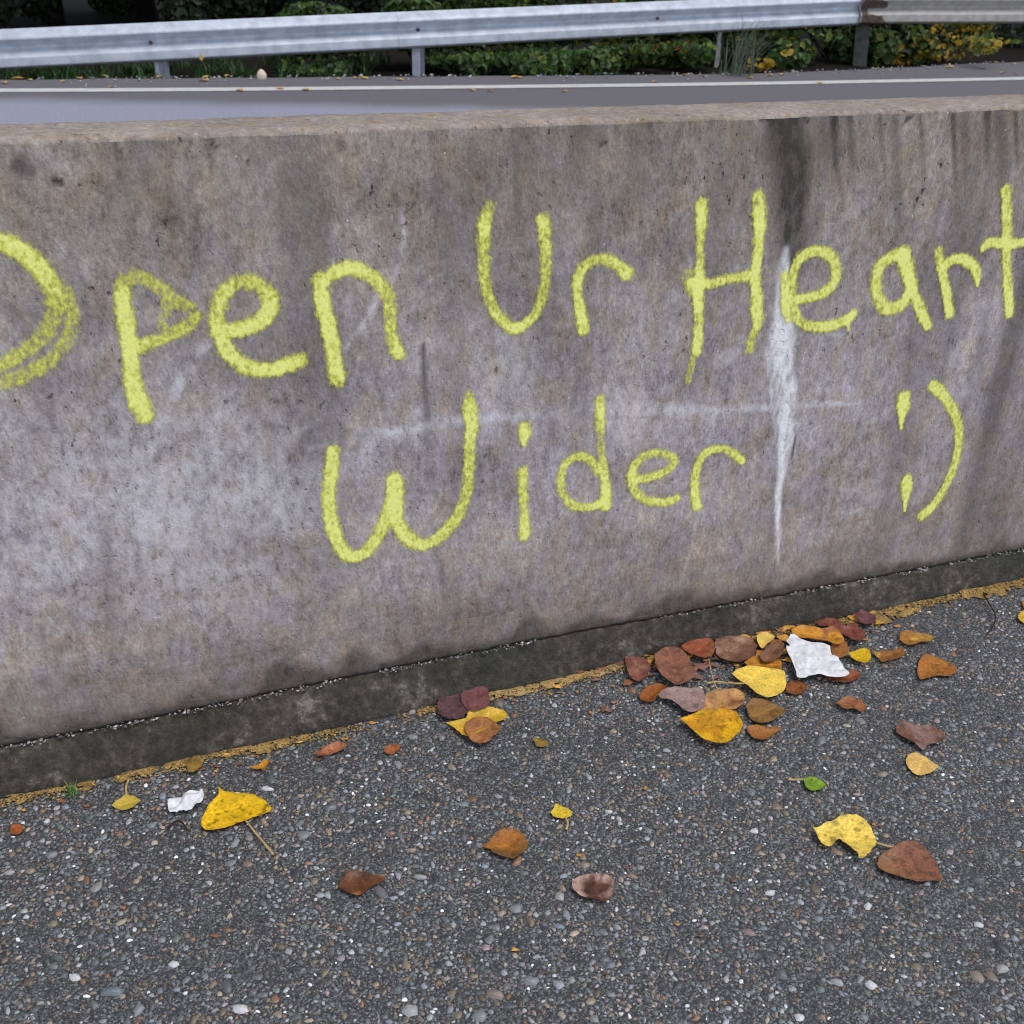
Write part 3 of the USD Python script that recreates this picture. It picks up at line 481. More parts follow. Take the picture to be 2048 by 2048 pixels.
# ------------------------------------------------------------------ spray-painted letters, one part each
c4 = lambda p: (p[0] / 2.76, 350 + p[1] / 2.76)
c5 = lambda p: (600 + p[0] / 2.4143, 350 + p[1] / 2.4143)
c6 = lambda p: (1300 + p[0] / 2.4144, 350 + p[1] / 2.4144)
cf = lambda p: (p[0] * 1.06004, p[1] * 1.06004)
LET = [
 (c4, 2.76, [[(-420, 760, 70, .7), (-330, 520, 70, .8), (-180, 390, 70, .9), (-60, 362, 72, .9), (20, 372, 72, .95), (110, 415, 75, .92), (200, 490, 78, .9), (265, 570, 78, .8), (300, 660, 70, .6), (300, 760, 62, .5), (265, 850, 60, .5), (190, 930, 60, .5), (110, 990, 60, .52), (20, 1040, 62, .55), (-60, 1070, 62, .55), (-250, 1040, 62, .6), (-420, 760, 66, .7)],
              [(290, 570, 40, .4), (360, 650, 55, .45), (392, 740, 60, .48), (395, 820, 60, .48), (365, 910, 58, .48), (310, 985, 56, .5), (230, 1050, 60, .52), (120, 1110, 64, .52), (0, 1145, 64, .5), (-120, 1150, 60, .5)]]),
 (c4, 2.76, [[(678, 640, 60, .85), (686, 760, 66, .97), (702, 860, 68, 1.0), (715, 960, 66, 1.0), (725, 1060, 66, .9), (737, 1160, 72, .95), (760, 1240, 88, 1.0), (800, 1325, 76, .95)], [(655, 640, 50, .55), (680, 590, 52, .45), (740, 560, 55, .42), (810, 570, 58, .5), (870, 610, 56, .55), (950, 670, 52, .5), (1030, 720, 50, .48), (1085, 765, 46, .55)],
              [(1085, 780, 46, .55), (1040, 830, 54, .6), (960, 870, 54, .62), (880, 905, 56, .62), (800, 930, 58, .65), (735, 955, 58, .8)], [(895, 660, 30, .45), (912, 740, 34, .42), (895, 850, 34, .42)]]),
 (c4, 2.76, [[(1225, 862, 66, .9), (1330, 850, 70, .92), (1420, 815, 70, .95), (1480, 760, 70, .97), (1492, 690, 70, .9), (1452, 622, 70, .72), (1380, 588, 68, .55), (1300, 596, 66, .6), (1240, 645, 66, .78), (1205, 720, 66, .72), (1197, 800, 66, .82), (1213, 880, 66, .95), (1250, 960, 66, .97), (1310, 1030, 66, .9), (1400, 1070, 66, .85), (1500, 1072, 68, .95), (1590, 1045, 70, .97), (1648, 1020, 66, .85)]]),
 (c5, 2.414, [[(96, 500, 56, .8), (106, 600, 60, .95), (130, 700, 58, 1.0), (150, 800, 56, 1.0), (165, 880, 58, 1.0), (180, 970, 62, 1.0), (188, 1000, 40, .6)], [(100, 530, 46, .8), (140, 490, 48, .9), (190, 458, 52, .95), (250, 448, 52, .85), (310, 470, 52, .8), (370, 510, 52, .7), (410, 560, 52, .65), (430, 620, 50, .62), (434, 700, 48, .65), (446, 780, 48, .75), (470, 858, 58, 1.0)]]),
 (c5, 2.414, [[(908, 150, 46, .4), (892, 230, 52, .85), (886, 320, 50, .68), (886, 420, 50, .7), (892, 510, 46, .65), (912, 600, 44, .65), (950, 672, 44, .75), (1000, 725, 44, .85), (1042, 740, 46, .88), (1090, 717, 44, .8), (1140, 660, 42, .65), (1170, 580, 42, .65), (1185, 480, 44, .65), (1185, 370, 46, .7), (1180, 290, 46, .75), (1172, 220, 58, .9)]]),
 (c5, 2.414, [[(1368, 745, 54, 1.0), (1355, 660, 46, .95), (1340, 580, 44, .78), (1340, 510, 44, .82), (1370, 440, 44, .75), (1430, 408, 44, .65), (1490, 410, 44, .68), (1540, 440, 50, .8), (1575, 475, 60, .97)]]),
 (c5, 2.414, [[(155, 1330, 52, .8), (150, 1420, 58, .92), (140, 1500, 58, .88), (141, 1600, 58, .78), (152, 1690, 60, .85), (182, 1770, 62, .92), (232, 1832, 62, .98), (292, 1832, 60, .95), (342, 1790, 58, .82), (382, 1725, 56, .75), (412, 1655, 56, .78), (440, 1570, 60, .85)], [(456, 1475, 78, 1.0), (456, 1560, 78, 1.0), (458, 1650, 70, .95)],
               [(468, 1680, 62, .9), (520, 1750, 62, .88), (580, 1780, 62, .92), (650, 1760, 60, .85), (720, 1700, 60, .78), (770, 1620, 58, .7), (800, 1530, 54, .68), (815, 1420, 50, .7), (820, 1300, 50, .8), (826, 1200, 58, 1.0), (818, 1130, 62, .85), (814, 1070, 46, .6)]]),
 (c5, 2.414, [[(1080, 1216, 54, 1.0), (1081, 1244, 56, 1.0), (1080, 1272, 32, 1.0), (1080, 1300, 14, .95)], [(1076, 1430, 48, .85), (1074, 1520, 42, .72), (1079, 1620, 40, .72), (1083, 1700, 52, .95), (1083, 1740, 50, .95)]]),
 (c5, 2.414, [[(1446, 1080, 38, .75), (1450, 1150, 42, .88), (1450, 1250, 40, .5), (1455, 1350, 40, .55), (1466, 1450, 46, .8), (1475, 1540, 54, .98), (1474, 1598, 52, .98)], [(1440, 1430, 40, .7), (1400, 1375, 40, .68), (1340, 1355, 40, .7), (1282, 1390, 40, .72), (1257, 1460, 40, .72), (1267, 1530, 40, .68), (1310, 1588, 40, .7), (1370, 1603, 40, .75), (1430, 1592, 40, .85), (1470, 1560, 44, .95)]]),
 (cf, 0.9434, [[(1193, 906, 17, .9), (1230, 899, 16, .75), (1260, 886, 16, .7), (1272, 868, 16, .7), (1252, 856, 16, .65), (1222, 858, 16, .65), (1198, 876, 17, .75), (1191, 905, 18, .85), (1201, 930, 17, .75), (1225, 945, 16, .72), (1255, 947, 17, .8), (1276, 940, 17, .8)]]),
 (c6, 2.414, [[(224, 1598, 54, .98), (215, 1520, 44, .85), (220, 1430, 42, .78), (246, 1362, 40, .78), (290, 1327, 40, .82), (350, 1322, 40, .78), (400, 1342, 40, .85), (442, 1378, 36, .9)]]),
 (c6, 2.414, [[(248, 140, 56, .92), (246, 220, 50, .95), (240, 330, 38, .7), (240, 430, 38, .75), (234, 520, 56, .98), (230, 600, 48, 1.0), (232, 700, 44, .9), (230, 790, 46, .95), (224, 850, 48, 1.0)], [(205, 880, 30, .5), (188, 960, 30, .42), (176, 1020, 16, .35)], [(520, 105, 56, .65), (528, 200, 62, .95), (525, 300, 50, .92), (516, 400, 48, .92), (506, 490, 54, .97), (510, 580, 58, .98), (514, 660, 62, .98), (516, 725, 44, .95)],
               [(500, 760, 46, .7), (480, 840, 46, .6)], [(196, 520, 44, .95), (280, 525, 44, .85), (360, 505, 42, .82), (440, 490, 42, .78), (500, 475, 44, .9)], [(190, 500, 90, .4), (225, 560, 60, .95)]]),
 (c6, 2.414, [[(648, 480, 34, .85), (650, 560, 44, .98), (655, 640, 44, 1.0), (666, 700, 26, .95)], [(690, 605, 46, .8), (760, 592, 46, .82), (830, 570, 48, .85), (885, 520, 50, .85), (895, 440, 50, .8), (860, 382, 50, .82), (800, 366, 48, .85), (732, 392, 48, .85), (697, 450, 46, .78), (683, 530, 44, .75), (688, 620, 46, .75), (712, 690, 46, .72), (760, 724, 46, .78), (830, 733, 48, .88), (900, 718, 50, .95), (955, 695, 52, 1.0), (980, 668, 44, .97)], [(955, 700, 20, .95), (956, 748, 8, .9)]]),
 (c6, 2.414, [[(1230, 382, 62, .92), (1170, 392, 62, .88), (1112, 435, 62, .85), (1090, 510, 60, .8), (1098, 585, 62, .8), (1130, 635, 66, .82), (1185, 640, 62, .85), (1232, 600, 60, .9), (1260, 530, 62, .95)], [(1218, 380, 76, 1.0), (1235, 440, 76, 1.0), (1256, 520, 62, .97), (1282, 600, 50, .9), (1312, 670, 56, .98), (1340, 728, 44, 1.0)]]),
 (c6, 2.414, [[(1390, 368, 44, .65), (1402, 440, 46, .85), (1420, 520, 46, .95), (1435, 600, 46, .95), (1447, 670, 50, 1.0)], [(1412, 450, 46, .9), (1450, 412, 46, .9), (1500, 402, 48, .95), (1550, 430, 50, .97), (1577, 470, 44, 1.0), (1580, 530, 14, .95)]]),
 (c6, 2.414, [[(1715, 70, 54, .82), (1718, 170, 54, .85), (1720, 280, 52, .9), (1720, 380, 52, .85), (1722, 480, 50, .8), (1728, 580, 54, .95), (1733, 668, 52, 1.0)], [(1608, 348, 42, .9), (1640, 325, 46, .95), (1700, 330, 46, .95), (1760, 330, 44, .92), (1830, 320, 42, .92), (1920, 315, 42, .9)]]),
 (c6, 2.414, [[(1224, 1072, 70, 1.0), (1222, 1108, 80, 1.0), (1216, 1150, 48, 1.0), (1212, 1190, 24, 1.0), (1211, 1226, 12, .98)]]),
 (c6, 2.414, [[(1240, 1468, 60, 1.0), (1238, 1505, 74, 1.0), (1235, 1550, 48, 1.0), (1231, 1590, 24, 1.0), (1229, 1620, 12, .95)]]),
 (c6, 2.414, [[(1362, 1015, 64, .9), (1420, 1070, 58, .85), (1468, 1150, 56, .82), (1490, 1240, 52, .75), (1482, 1340, 52, .75), (1452, 1440, 54, .78), (1402, 1540, 54, .8), (1350, 1612, 60, .9), (1312, 1642, 60, .85)]]),
]
for conv, sc, strokes in LET:
    pl = []
    for s in strokes:
        q = np.array([[*wall_uz(*conv((x, y))), 0.86 * w / sc / 2 / MM, d if d > 0.88 else d - 0.06 * (0.88 - d)] for x, y, w, d in s])
        pl.append(curve(q, max(6, 5 * len(s))))
    allp = np.vstack(pl); mg = allp[:, 2].max() * 1.9 + 0.01
    g = 0.003
    gu = np.arange(allp[:, 0].min() - mg, allp[:, 0].max() + mg, g); gz = np.arange(allp[:, 1].min() - mg, allp[:, 1].max() + mg, g)
    A, B = np.meshgrid(gu, gz, indexing='ij'); den = np.zeros(A.shape)
    for q in pl:
        d, att = seg_dist(A, B, q)
        x = np.clip((1.62 - d / (att[..., 0] + 0.0012)) / 1.0, 0, 1)
        den = np.maximum(den, x * x * (3 - 2 * x) * att[..., 1]) + 0.15 * np.minimum(den, x * att[..., 1])
    wv = wall_w(B) - relief(A, B) - 0.0016
    v = W(A, wv, B).reshape(-1, 3); f = grid_faces(len(gu), len(gz)); dv_ = den.ravel()
    f = f[(dv_[f] > 0.03).any(1)]
    un, inv = np.unique(f, return_inverse=True)
    obj('painted_letter' if len(strokes) > 1 or len(strokes[0]) > 5 else 'painted_dot', (v[un], inv.reshape(-1, 3)), 'spray_paint', wall, smooth=True, pv={'paint': np.repeat(dv_[un][:, None], 3, 1)})

# ------------------------------------------------------------------ ochre silt along the foot of the wall
su = np.arange(-1.5, 2.9, 0.004); toe_u = np.interp(su, us, toe)
amt = np.clip((fbm(np.stack([su * 22, 0 * su, 0 * su], -1), 4, 71) - 0.28) * 4.0, 0.0, 1)
amt *= 1 - 0.9 * np.exp(-((su - 0.30) / 0.09) ** 2)
amt = np.maximum(amt, 0.95 * np.clip(1 - np.abs((su - 0.66) / 0.17) ** 6, 0, 1))
amt[su > 1.25] = np.maximum(amt[su > 1.25], 0.6)
wid = amt * (0.011 + 0.017 * fbm(np.stack([su * 30, 0 * su, 0 * su], -1), 3, 72)) * (1 + 0.7 * (su > 1.3))
rows = []
for k, s in enumerate(np.linspace(0, 1, 7)):
    h = 0.0045 * math.sin(math.pi * min(1, 0.25 + 0.75 * s)) * amt * (0.6 + 0.8 * fbm(np.stack([su * 60, 0 * su + s * 3, 0 * su], -1), 3, 73))
    rows.append(np.stack([su, toe_u + 0.006 - wid * (1.3 - 1.3 * s) + 0.003 * s, np.where(amt > 0.02, h, 0) + 0.0035 * amt - 0.003], -1))
V = np.stack(rows, 1)
kc = np.clip(fbm(np.stack([V[..., 0] * 40, V[..., 1] * 90, 0 * V[..., 0]], -1), 4, 74) * 1.6 - 0.3, 0, 1)[..., None]
smoothpart = np.clip(1 - np.abs((V[..., 0] - 0.64) / 0.2) ** 4, 0, 1)[..., None]
tint = (1 - kc) * np.array([0.12, 0.075, 0.025]) + kc * np.array([0.40, 0.26, 0.085]); tint = tint * (1 - 0.6 * smoothpart) + 0.6 * smoothpart * np.array([0.44, 0.31, 0.14])
f = grid_faces(len(su), 7); grain = fbm(np.stack([V[..., 0] * 150, V[..., 1] * 190, 0 * V[..., 0]], -1), 2, 77).ravel()[f].mean(1); ok = (amt[f // 7].min(1) > 0.05) & ((grain > 0.405) | ((np.abs(su[f // 7].mean(1) - 0.64) < 0.15) & (grain > 0.36)))
obj('ochre_silt', (W(V[..., 0], V[..., 1], V[..., 2]).reshape(-1, 3), f[ok]), 'debris', smooth=True, pv={'tint': tint.reshape(-1, 3)},
    label='crumbly ochre silt line along the foot of the wall', cat='debris', kind='stuff')
nc = 6500; cu = rng.uniform(-0.9, 2.4, nc); m = np.interp(cu, su, amt) * rng.uniform(0.3, 1.3, nc) > 0.3; cu = cu[m]; nc = len(cu)
cc = W(cu, np.interp(cu, us, toe) - 0.004 - np.abs(rng.normal(0, 0.011, nc)), 0.004 + 0 * cu)
v, f, c = rocks(cc, rng.uniform(0.0008, 0.0030, nc), np.array([(0.36, 0.235, 0.075)]) * rng.uniform(0.3, 1.3, (nc, 1)), 75)
obj('ochre_crumbs', (v, f), 'debris', pv={'tint': c}, label='ochre crumbs scattered beside the silt line', cat='debris', kind='stuff')

# ------------------------------------------------------------------ leaves on the pavement
L1 = lambda p: (1200 + p[0] / 3.22, 1180 + p[1] / 3.22)
L2 = lambda p: (1500 + p[0] / 3.5255, 1050 + p[1] / 3.5255)
L3 = lambda p: (1500 + p[0] / 3.5255, 1450 + p[1] / 3.5255)
L4 = lambda p: (600 + p[0] / 2.76, 1400 + p[1] / 2.76)
L5 = lambda p: (p[0] / 3.22, 1450 + p[1] / 3.22)
C8 = lambda p: (700 + p[0] / 2.76, 1100 + p[1] / 2.76)
def sheet(poly, n=72, step=0.0032, ragged=None):
    """Closed outline (m x 2) -> smooth outline, triangles, distance to the rim."""
    p = np.asarray(poly, float); q = curve(np.vstack([p, p[:1]]), n + 1)[:-1]
    if ragged is not None:
        k_ = np.linalg.norm(q, axis=1, keepdims=True); q = q * (1 + 0.0022 * (noise(np.c_[q * 330, np.full(n, ragged)], 7)[:, None] - 0.5 + 0.9 * (noise(np.c_[q * 120, np.full(n, ragged)], 8)[:, None] - 0.5)) / (k_ + 0.004))
    lo_, hi_ = q.min(0), q.max(0); gx, gy = np.meshgrid(np.arange(lo_[0], hi_[0], step), np.arange(lo_[1], hi_[1], step * 0.87), indexing='ij')
    gx = gx + (np.arange(gx.shape[1]) % 2)[None] * step / 2
    pts = np.c_[gx.ravel(), gy.ravel()]
    def inpoly(a):
        c = np.zeros(len(a), bool); j = len(q) - 1
        for i in range(len(q)):
            m = ((q[i, 1] > a[:, 1]) != (q[j, 1] > a[:, 1])) & (a[:, 0] < (q[j, 0] - q[i, 0]) * (a[:, 1] - q[i, 1]) / (q[j, 1] - q[i, 1] + 1e-15) + q[i, 0]); c ^= m; j = i
        return c
    d = cKDTree(resample(np.vstack([q, q[:1]]), 240)).query(pts)[0]
    pts = pts[inpoly(pts) & (d > step * 0.55)]
    a = np.vstack([q, pts]); tri = Delaunay(a).simplices; tri = tri[inpoly(a[tri].mean(1))]
    A = a[tri]; s = np.cross(np.c_[A[:, 1] - A[:, 0], np.zeros(len(A))], np.c_[A[:, 2] - A[:, 0], np.zeros(len(A))])[:, 2]
    tri[s < 0] = tri[s < 0][:, ::-1]; tri = tri[np.abs(s) > 1e-10]
    rim = cKDTree(resample(np.vstack([q, q[:1]]), 240)).query(a)[0]
    return a, tri, rim, n
def solid(xy, z, tri, n, thick):
    N = len(xy); v = np.vstack([np.c_[xy, z], np.c_[xy, z - thick]])
    f = [tri, tri[:, ::-1] + N]; i = np.arange(n); j = (i + 1) % n
    e = np.vstack([np.c_[i, i + N, j + N], np.c_[i, j + N, j]])
    return v, np.vstack(f + [e[:, ::-1]])
def make_leaf(conv, poly, color, label, z=0.006, stem=None, cup=0.5, seed=0, crumple=0.4, second=None, spots=0.0, mid=None, name='fallen_leaf', stemcol='straw', cat='leaf'):
    px = np.array([conv(p) for p in poly]); G = np.array([ground(x, y, z)[:2] for x, y in px])
    c0 = G.mean(0); z += 0.004 * float(np.clip((np.array([g_ @ N2[:2] for g_ in G]).max() - 1.43) / 0.03, 0, 1)); a, tri, rim, n = sheet(G - c0, ragged=seed)
    size = np.ptp(G, axis=0).max(); g = np.random.default_rng(seed + 100)
    # main axis and vein field
    ev = np.linalg.eigh(np.cov(a.T))[1]; ax = ev[:, 1]; side = a @ ev[:, 0]; along = a @ ax
    zz_ = cup * 0.11 * size * (np.exp(-rim / (0.16 * size)) - 0.25) * (0.4 + 0.9 * noise(np.c_[a * 34, np.full(len(a), seed * 1.7)], 81)) + 0.05 * size * cup * np.abs(side) / (np.abs(side).max() + 1e-9)
    zz_ = zz_ + crumple * 0.10 * size * (fbm(np.c_[a * 55, np.full(len(a), seed * 3.1)], 3, 82) - 0.45)
    zz_ = np.maximum(zz_, -0.001)
    col = np.array(color, float); col = np.minimum(col * (1.18 if col[1] < 0.3 else 1.0), 0.95); k = fbm(np.c_[a * 60, np.full(len(a), seed)], 4, 83)[:, None]
    tint = col * (0.72 + 0.56 * k)
    if second is not None:
        m = np.clip((fbm(np.c_[a * 28, np.full(len(a), seed + 5)], 3, 84) - 0.47) * 7, 0, 1)[:, None]; tint = tint * (1 - m) + m * np.array(second) * (0.75 + 0.5 * k)
    vein = np.exp(-(side / 0.0009) ** 2)[:, None]; lat = np.abs(((along + np.abs(side) * 0.9) / (0.011)) % 1 - 0.5)
    tint = tint * (1 + 0.35 * vein) * (1 - 0.20 * np.clip(1 - lat / 0.11, 0, 1) * np.clip(rim / 0.003, 0, 1))[:, None]
    tint = tint * (1 - (0.10 if col[1] > 0.4 else 0.35) * np.clip((fbm(np.c_[a * 90, np.full(len(a), seed + 9)], 3, 86) - 0.56) * 8, 0, 1))[:, None]
    if spots: tint = tint * (1 - spots * np.clip((noise(np.c_[a * 150, np.full(len(a), seed)], 85) - 0.72) * 8, 0, 1))[:, None]
    edgek = np.exp(-rim / 0.0016)[:, None]; tint = tint * (1 - 0.15 * edgek)
    t = thing(name, label, cat, None, None, (c0[0], c0[1], z))
    v, f = solid(a, zz_, tri, n, 0.0006)
    obj('blade', (v, f), 'leaf', t, smooth=50 if False else True, pv={'tint': np.vstack([tint, tint * 0.9])})
    if stem:
        s = np.array([[*(ground(*conv(p), z=z)[:2] - c0), 0.001] for p in stem]); s[:, 2] = np.linspace(0.002, -0.001, len(s)); s = curve(s, 10)
        obj('stem', tube(s, np.linspace(0.0015, 0.0021, len(s)) , 6), stemcol, t, smooth=True)
    return t
YEL, PALE, RUST, BRN, PUR, ORG = (0.86, 0.54, 0.012), (0.86, 0.62, 0.15), (0.30, 0.105, 0.032), (0.19, 0.085, 0.055), (0.125, 0.062, 0.068), (0.46, 0.19, 0.025)
LEAVES = [
 (L5, [(1410, 405), (1432, 428), (1475, 440), (1540, 444), (1640, 457), (1700, 490), (1735, 525), (1752, 553), (1700, 580), (1640, 600), (1560, 635), (1470, 665), (1380, 685), (1320, 682), (1297, 655), (1305, 600), (1330, 550), (1365, 500), (1400, 468), (1410, 440)], YEL, 'large bright yellow triangular leaf with long stem beside the crumpled wrapper', dict(stem=[(1585, 622), (1640, 690), (1700, 760), (1760, 830)], cup=0.35, crumple=0.2, spots=0.6)),
 (L5, [(720, 518), (755, 490), (800, 462), (830, 456), (870, 468), (905, 492), (880, 515), (840, 545), (800, 555), (755, 545)], (0.62, 0.45, 0.07), 'small dull yellow leaf with stem pointing at the wall, near the grass tuft', dict(stem=[(815, 458), (812, 400), (828, 345)])),
 (L5, [(1205, 250), (1230, 225), (1290, 235), (1305, 265), (1270, 300), (1225, 315), (1203, 285)], (0.26, 0.16, 0.035), 'small tan ochre leaf flat under the silt line, above the wrapper', dict(cup=0.2)),
 (L5, [(1600, 270), (1650, 266), (1685, 245), (1700, 225), (1728, 240), (1715, 270), (1702, 300), (1680, 282), (1655, 287)], (0.50, 0.21, 0.02), 'tiny orange shrivelled leaf above the large bright yellow leaf', dict(crumple=1.0)),
 (L5, [(65, 670), (100, 640), (150, 655), (140, 690), (105, 705), (70, 697)], (0.40, 0.12, 0.03), 'tiny orange-red leaf scrap at the left border', dict()),
 (L4, [(990, 808), (1040, 790), (1075, 750), (1110, 722), (1160, 716), (1210, 730), (1245, 770), (1256, 800), (1240, 840), (1205, 870), (1170, 884), (1120, 874), (1070, 850), (1038, 823)], (0.34, 0.125, 0.022), 'rusty brown almond-shaped leaf lying alone in mid pavement', dict(second=(0.20, 0.10, 0.03))),
 (L4, [(210, 1030), (235, 990), (265, 958), (330, 955), (400, 970), (475, 985), (440, 1010), (390, 1040), (355, 1070), (325, 1088), (280, 1080), (240, 1055)], (0.40, 0.15, 0.05), 'rust-orange curled leaf with a dark corner, lowest on the left half', dict(crumple=0.8, second=(0.14, 0.05, 0.02))),
 (L4, [(1498, 1010), (1530, 980), (1580, 968), (1650, 968), (1715, 985), (1734, 1030), (1722, 1080), (1680, 1120), (1620, 1105), (1550, 1085), (1510, 1050)], (0.42, 0.27, 0.22), 'pinkish tan decayed leaf with dark holes, lowest in mid pavement', dict(crumple=1.1, second=(0.12, 0.045, 0.03), spots=0.5)),
 (L4, [(1385, 620), (1400, 600), (1410, 575), (1435, 588), (1480, 605), (1502, 625), (1490, 645), (1450, 656), (1410, 652), (1390, 640)], (0.78, 0.56, 0.04), 'tiny bright yellow leaf with short stem above the rusty almond leaf', dict(stem=[(1465, 652), (1478, 680), (1470, 712)])),
 (C8, [(530, 965), (580, 955), (640, 935), (660, 900), (720, 880), (800, 885), (862, 900), (857, 940), (800, 965), (760, 1000), (700, 1030), (640, 1040), (590, 1000)], (0.72, 0.46, 0.05), 'yellow leaf partly covered by a rust leaf in the small trio by the wall', dict(z=0.007)),
 (C8, [(480, 890), (490, 840), (520, 800), (570, 790), (620, 810), (645, 850), (660, 890), (640, 920), (600, 945), (545, 945), (500, 930)], PUR, 'dark purple-brown leaf touching the wall foot left of the purple-red one', dict(z=0.008)),
 (C8, [(610, 815), (640, 780), (700, 768), (750, 775), (768, 820), (766, 872), (720, 892), (680, 900), (645, 890), (615, 855)], (0.19, 0.075, 0.075), 'purple-red leaf overlapping the dark purple one against the wall foot', dict(z=0.011)),
 (C8, [(635, 1000), (640, 965), (660, 945), (700, 925), (745, 925), (800, 958), (832, 985), (805, 1022), (760, 1060), (710, 1070), (660, 1047)], (0.36, 0.15, 0.055), 'rust-brown leaf lying on top of the half-covered yellow leaf', dict(z=0.013)),
 (C8, [(180, 1112), (215, 1080), (270, 1075), (275, 1100), (250, 1120), (225, 1132)], (0.36, 0.12, 0.04), 'little rust leaf left of the small trio by the wall', dict()),
 (L4, [(80, 297), (130, 268), (200, 235), (255, 245), (252, 270), (200, 295), (140, 317), (95, 312)], (0.42, 0.16, 0.08), 'crumpled pinkish orange leaf scrap furthest left of two rust scraps', dict(crumple=1.2, second=(0.2, 0.07, 0.03))),
 (C8, [(1010, 1035), (1060, 1045), (1097, 1065), (1075, 1085), (1030, 1082)], (0.23, 0.15, 0.03), 'small olive-ochre leaf scrap right of the small trio by the wall', dict(cup=0.2)),
 (L1, [(155, 432), (190, 450), (240, 445), (295, 470), (322, 520), (290, 580), (240, 602), (195, 580), (170, 520)], (0.20, 0.075, 0.055), 'ragged dark red leaf at the left end of the leaf pile', dict(z=0.007, crumple=0.9, second=(0.34, 0.16, 0.1))),
 (L1, [(250, 690), (290, 640), (360, 608), (430, 625), (400, 655), (370, 690), (340, 722), (280, 720)], (0.29, 0.09, 0.018), 'wet rust leaf half under the greyish pink leaf in the pile', dict(z=0.007)),
 (L1, [(350, 440), (400, 400), (450, 385), (510, 400), (560, 450), (600, 530), (612, 565), (560, 610), (490, 632), (430, 602), (380, 560), (352, 500)], (0.27, 0.115, 0.075), 'broad shiny reddish brown leaf at the left of the pile', dict(z=0.012, crumple=0.3)),
 (L1, [(520, 380), (580, 340), (640, 322), (720, 335), (737, 390), (720, 435), (660, 452), (590, 430), (545, 405)], (0.30, 0.085, 0.04), 'brick-red leaf at the back of the pile left of the mottled one', dict(z=0.010, second=(0.4, 0.17, 0.05))),
 (L1, [(740, 340), (800, 315), (870, 320), (950, 318), (1002, 370), (990, 430), (940, 470), (870, 482), (800, 465), (750, 430), (735, 380)], (0.20, 0.095, 0.06), 'wrinkled mottled brown leaf at the back of the pile', dict(z=0.008, crumple=1.0, second=(0.34, 0.19, 0.12))),
 (L1, [(1005, 310), (1040, 288), (1090, 295), (1120, 325), (1075, 360), (1045, 392), (1015, 360)], PALE, 'small pale yellow leaf tip at the back of the pile', dict(z=0.010)),
 (L1, [(930, 470), (970, 440), (1030, 430), (1100, 450), (1160, 460), (1165, 515), (1100, 525), (1000, 520), (950, 505)], ORG, 'orange leaf mostly under the broad pale yellow leaf of the pile', dict(z=0.009)),
 (L1, [(1060, 390), (1110, 350), (1160, 330), (1182, 370), (1165, 430), (1110, 470), (1050, 467), (1025, 430)], (0.21, 0.095, 0.055), 'brown folded leaf between small yellow tip and white paper', dict(z=0.014, crumple=0.7)),
 (L1, [(850, 545), (880, 515), (950, 495), (1030, 500), (1110, 515), (1180, 530), (1197, 600), (1180, 652), (1130, 687), (1075, 695), (1010, 672), (950, 622), (890, 582)], (0.92, 0.66, 0.11), 'broad pale yellow leaf in the middle of the pile', dict(z=0.015, cup=0.3, crumple=0.2, stem=[(945, 606), (880, 603), (825, 592)])),
 (L1, [(680, 680), (740, 655), (820, 648), (890, 650), (928, 690), (920, 740), (860, 782), (780, 778), (700, 790), (640, 800), (665, 740)], (0.50, 0.27, 0.10), 'two-toned yellow and rust leaf with a straight midrib in the pile', dict(z=0.008, second=(0.36, 0.12, 0.05))),
 (L1, [(370, 682), (420, 645), (500, 640), (580, 645), (650, 643), (677, 700), (665, 760), (610, 797), (550, 792), (500, 745), (440, 712), (390, 705)], (0.34, 0.225, 0.20), 'greyish pink dry leaf at the front left of the pile', dict(z=0.014, crumple=0.7)),
 (L1, [(510, 838), (580, 815), (640, 785), (720, 778), (800, 773), (870, 795), (905, 840), (917, 890), (882, 940), (832, 980), (780, 1000), (710, 987), (650, 957), (590, 902), (545, 865)], (0.88, 0.50, 0.012), 'big golden yellow leaf at the front of the pile', dict(z=0.016, cup=0.4, crumple=0.3, second=(0.66, 0.31, 0.012), spots=0.4)),
 (L1, [(938, 760), (970, 715), (1030, 708), (1100, 730), (1160, 765), (1197, 785), (1150, 822), (1090, 852), (1020, 862), (965, 830)], (0.26, 0.13, 0.035), 'olive brown cupped leaf right of the big golden leaf', dict(z=0.009)),
 (L1, [(945, 885), (1000, 878), (1080, 885), (1165, 893), (1120, 930), (1060, 972), (1000, 967), (958, 930)], (0.34, 0.13, 0.03), 'rust half-moon leaf just below the olive brown cupped leaf', dict(z=0.007)),
 (L1, [(1195, 620), (1230, 588), (1290, 595), (1335, 630), (1300, 667), (1250, 677), (1200, 657)], (0.25, 0.085, 0.03), 'small red-brown leaf right of the broad pale yellow leaf', dict()),
 (L1, [(1440, 570), (1520, 555), (1600, 540), (1620, 515), (1672, 545), (1652, 582), (1580, 602), (1500, 592)], (0.26, 0.075, 0.03), 'red-brown leaf poking out from under the white paper', dict(z=0.006)),
 (L1, [(1375, 225), (1450, 200), (1520, 210), (1570, 250), (1610, 235), (1650, 250), (1702, 290), (1690, 332), (1620, 342), (1560, 300), (1490, 260), (1420, 255)], (0.20, 0.06, 0.04), 'dark red leaf behind the orange one at the back of the pile', dict(z=0.010, crumple=0.8)),
 (L1, [(1490, 330), (1570, 328), (1602, 390), (1592, 420), (1530, 442), (1490, 410)], (0.36, 0.15, 0.05), 'orange-brown leaf tucked against the right corner of the white paper', dict(z=0.007)),
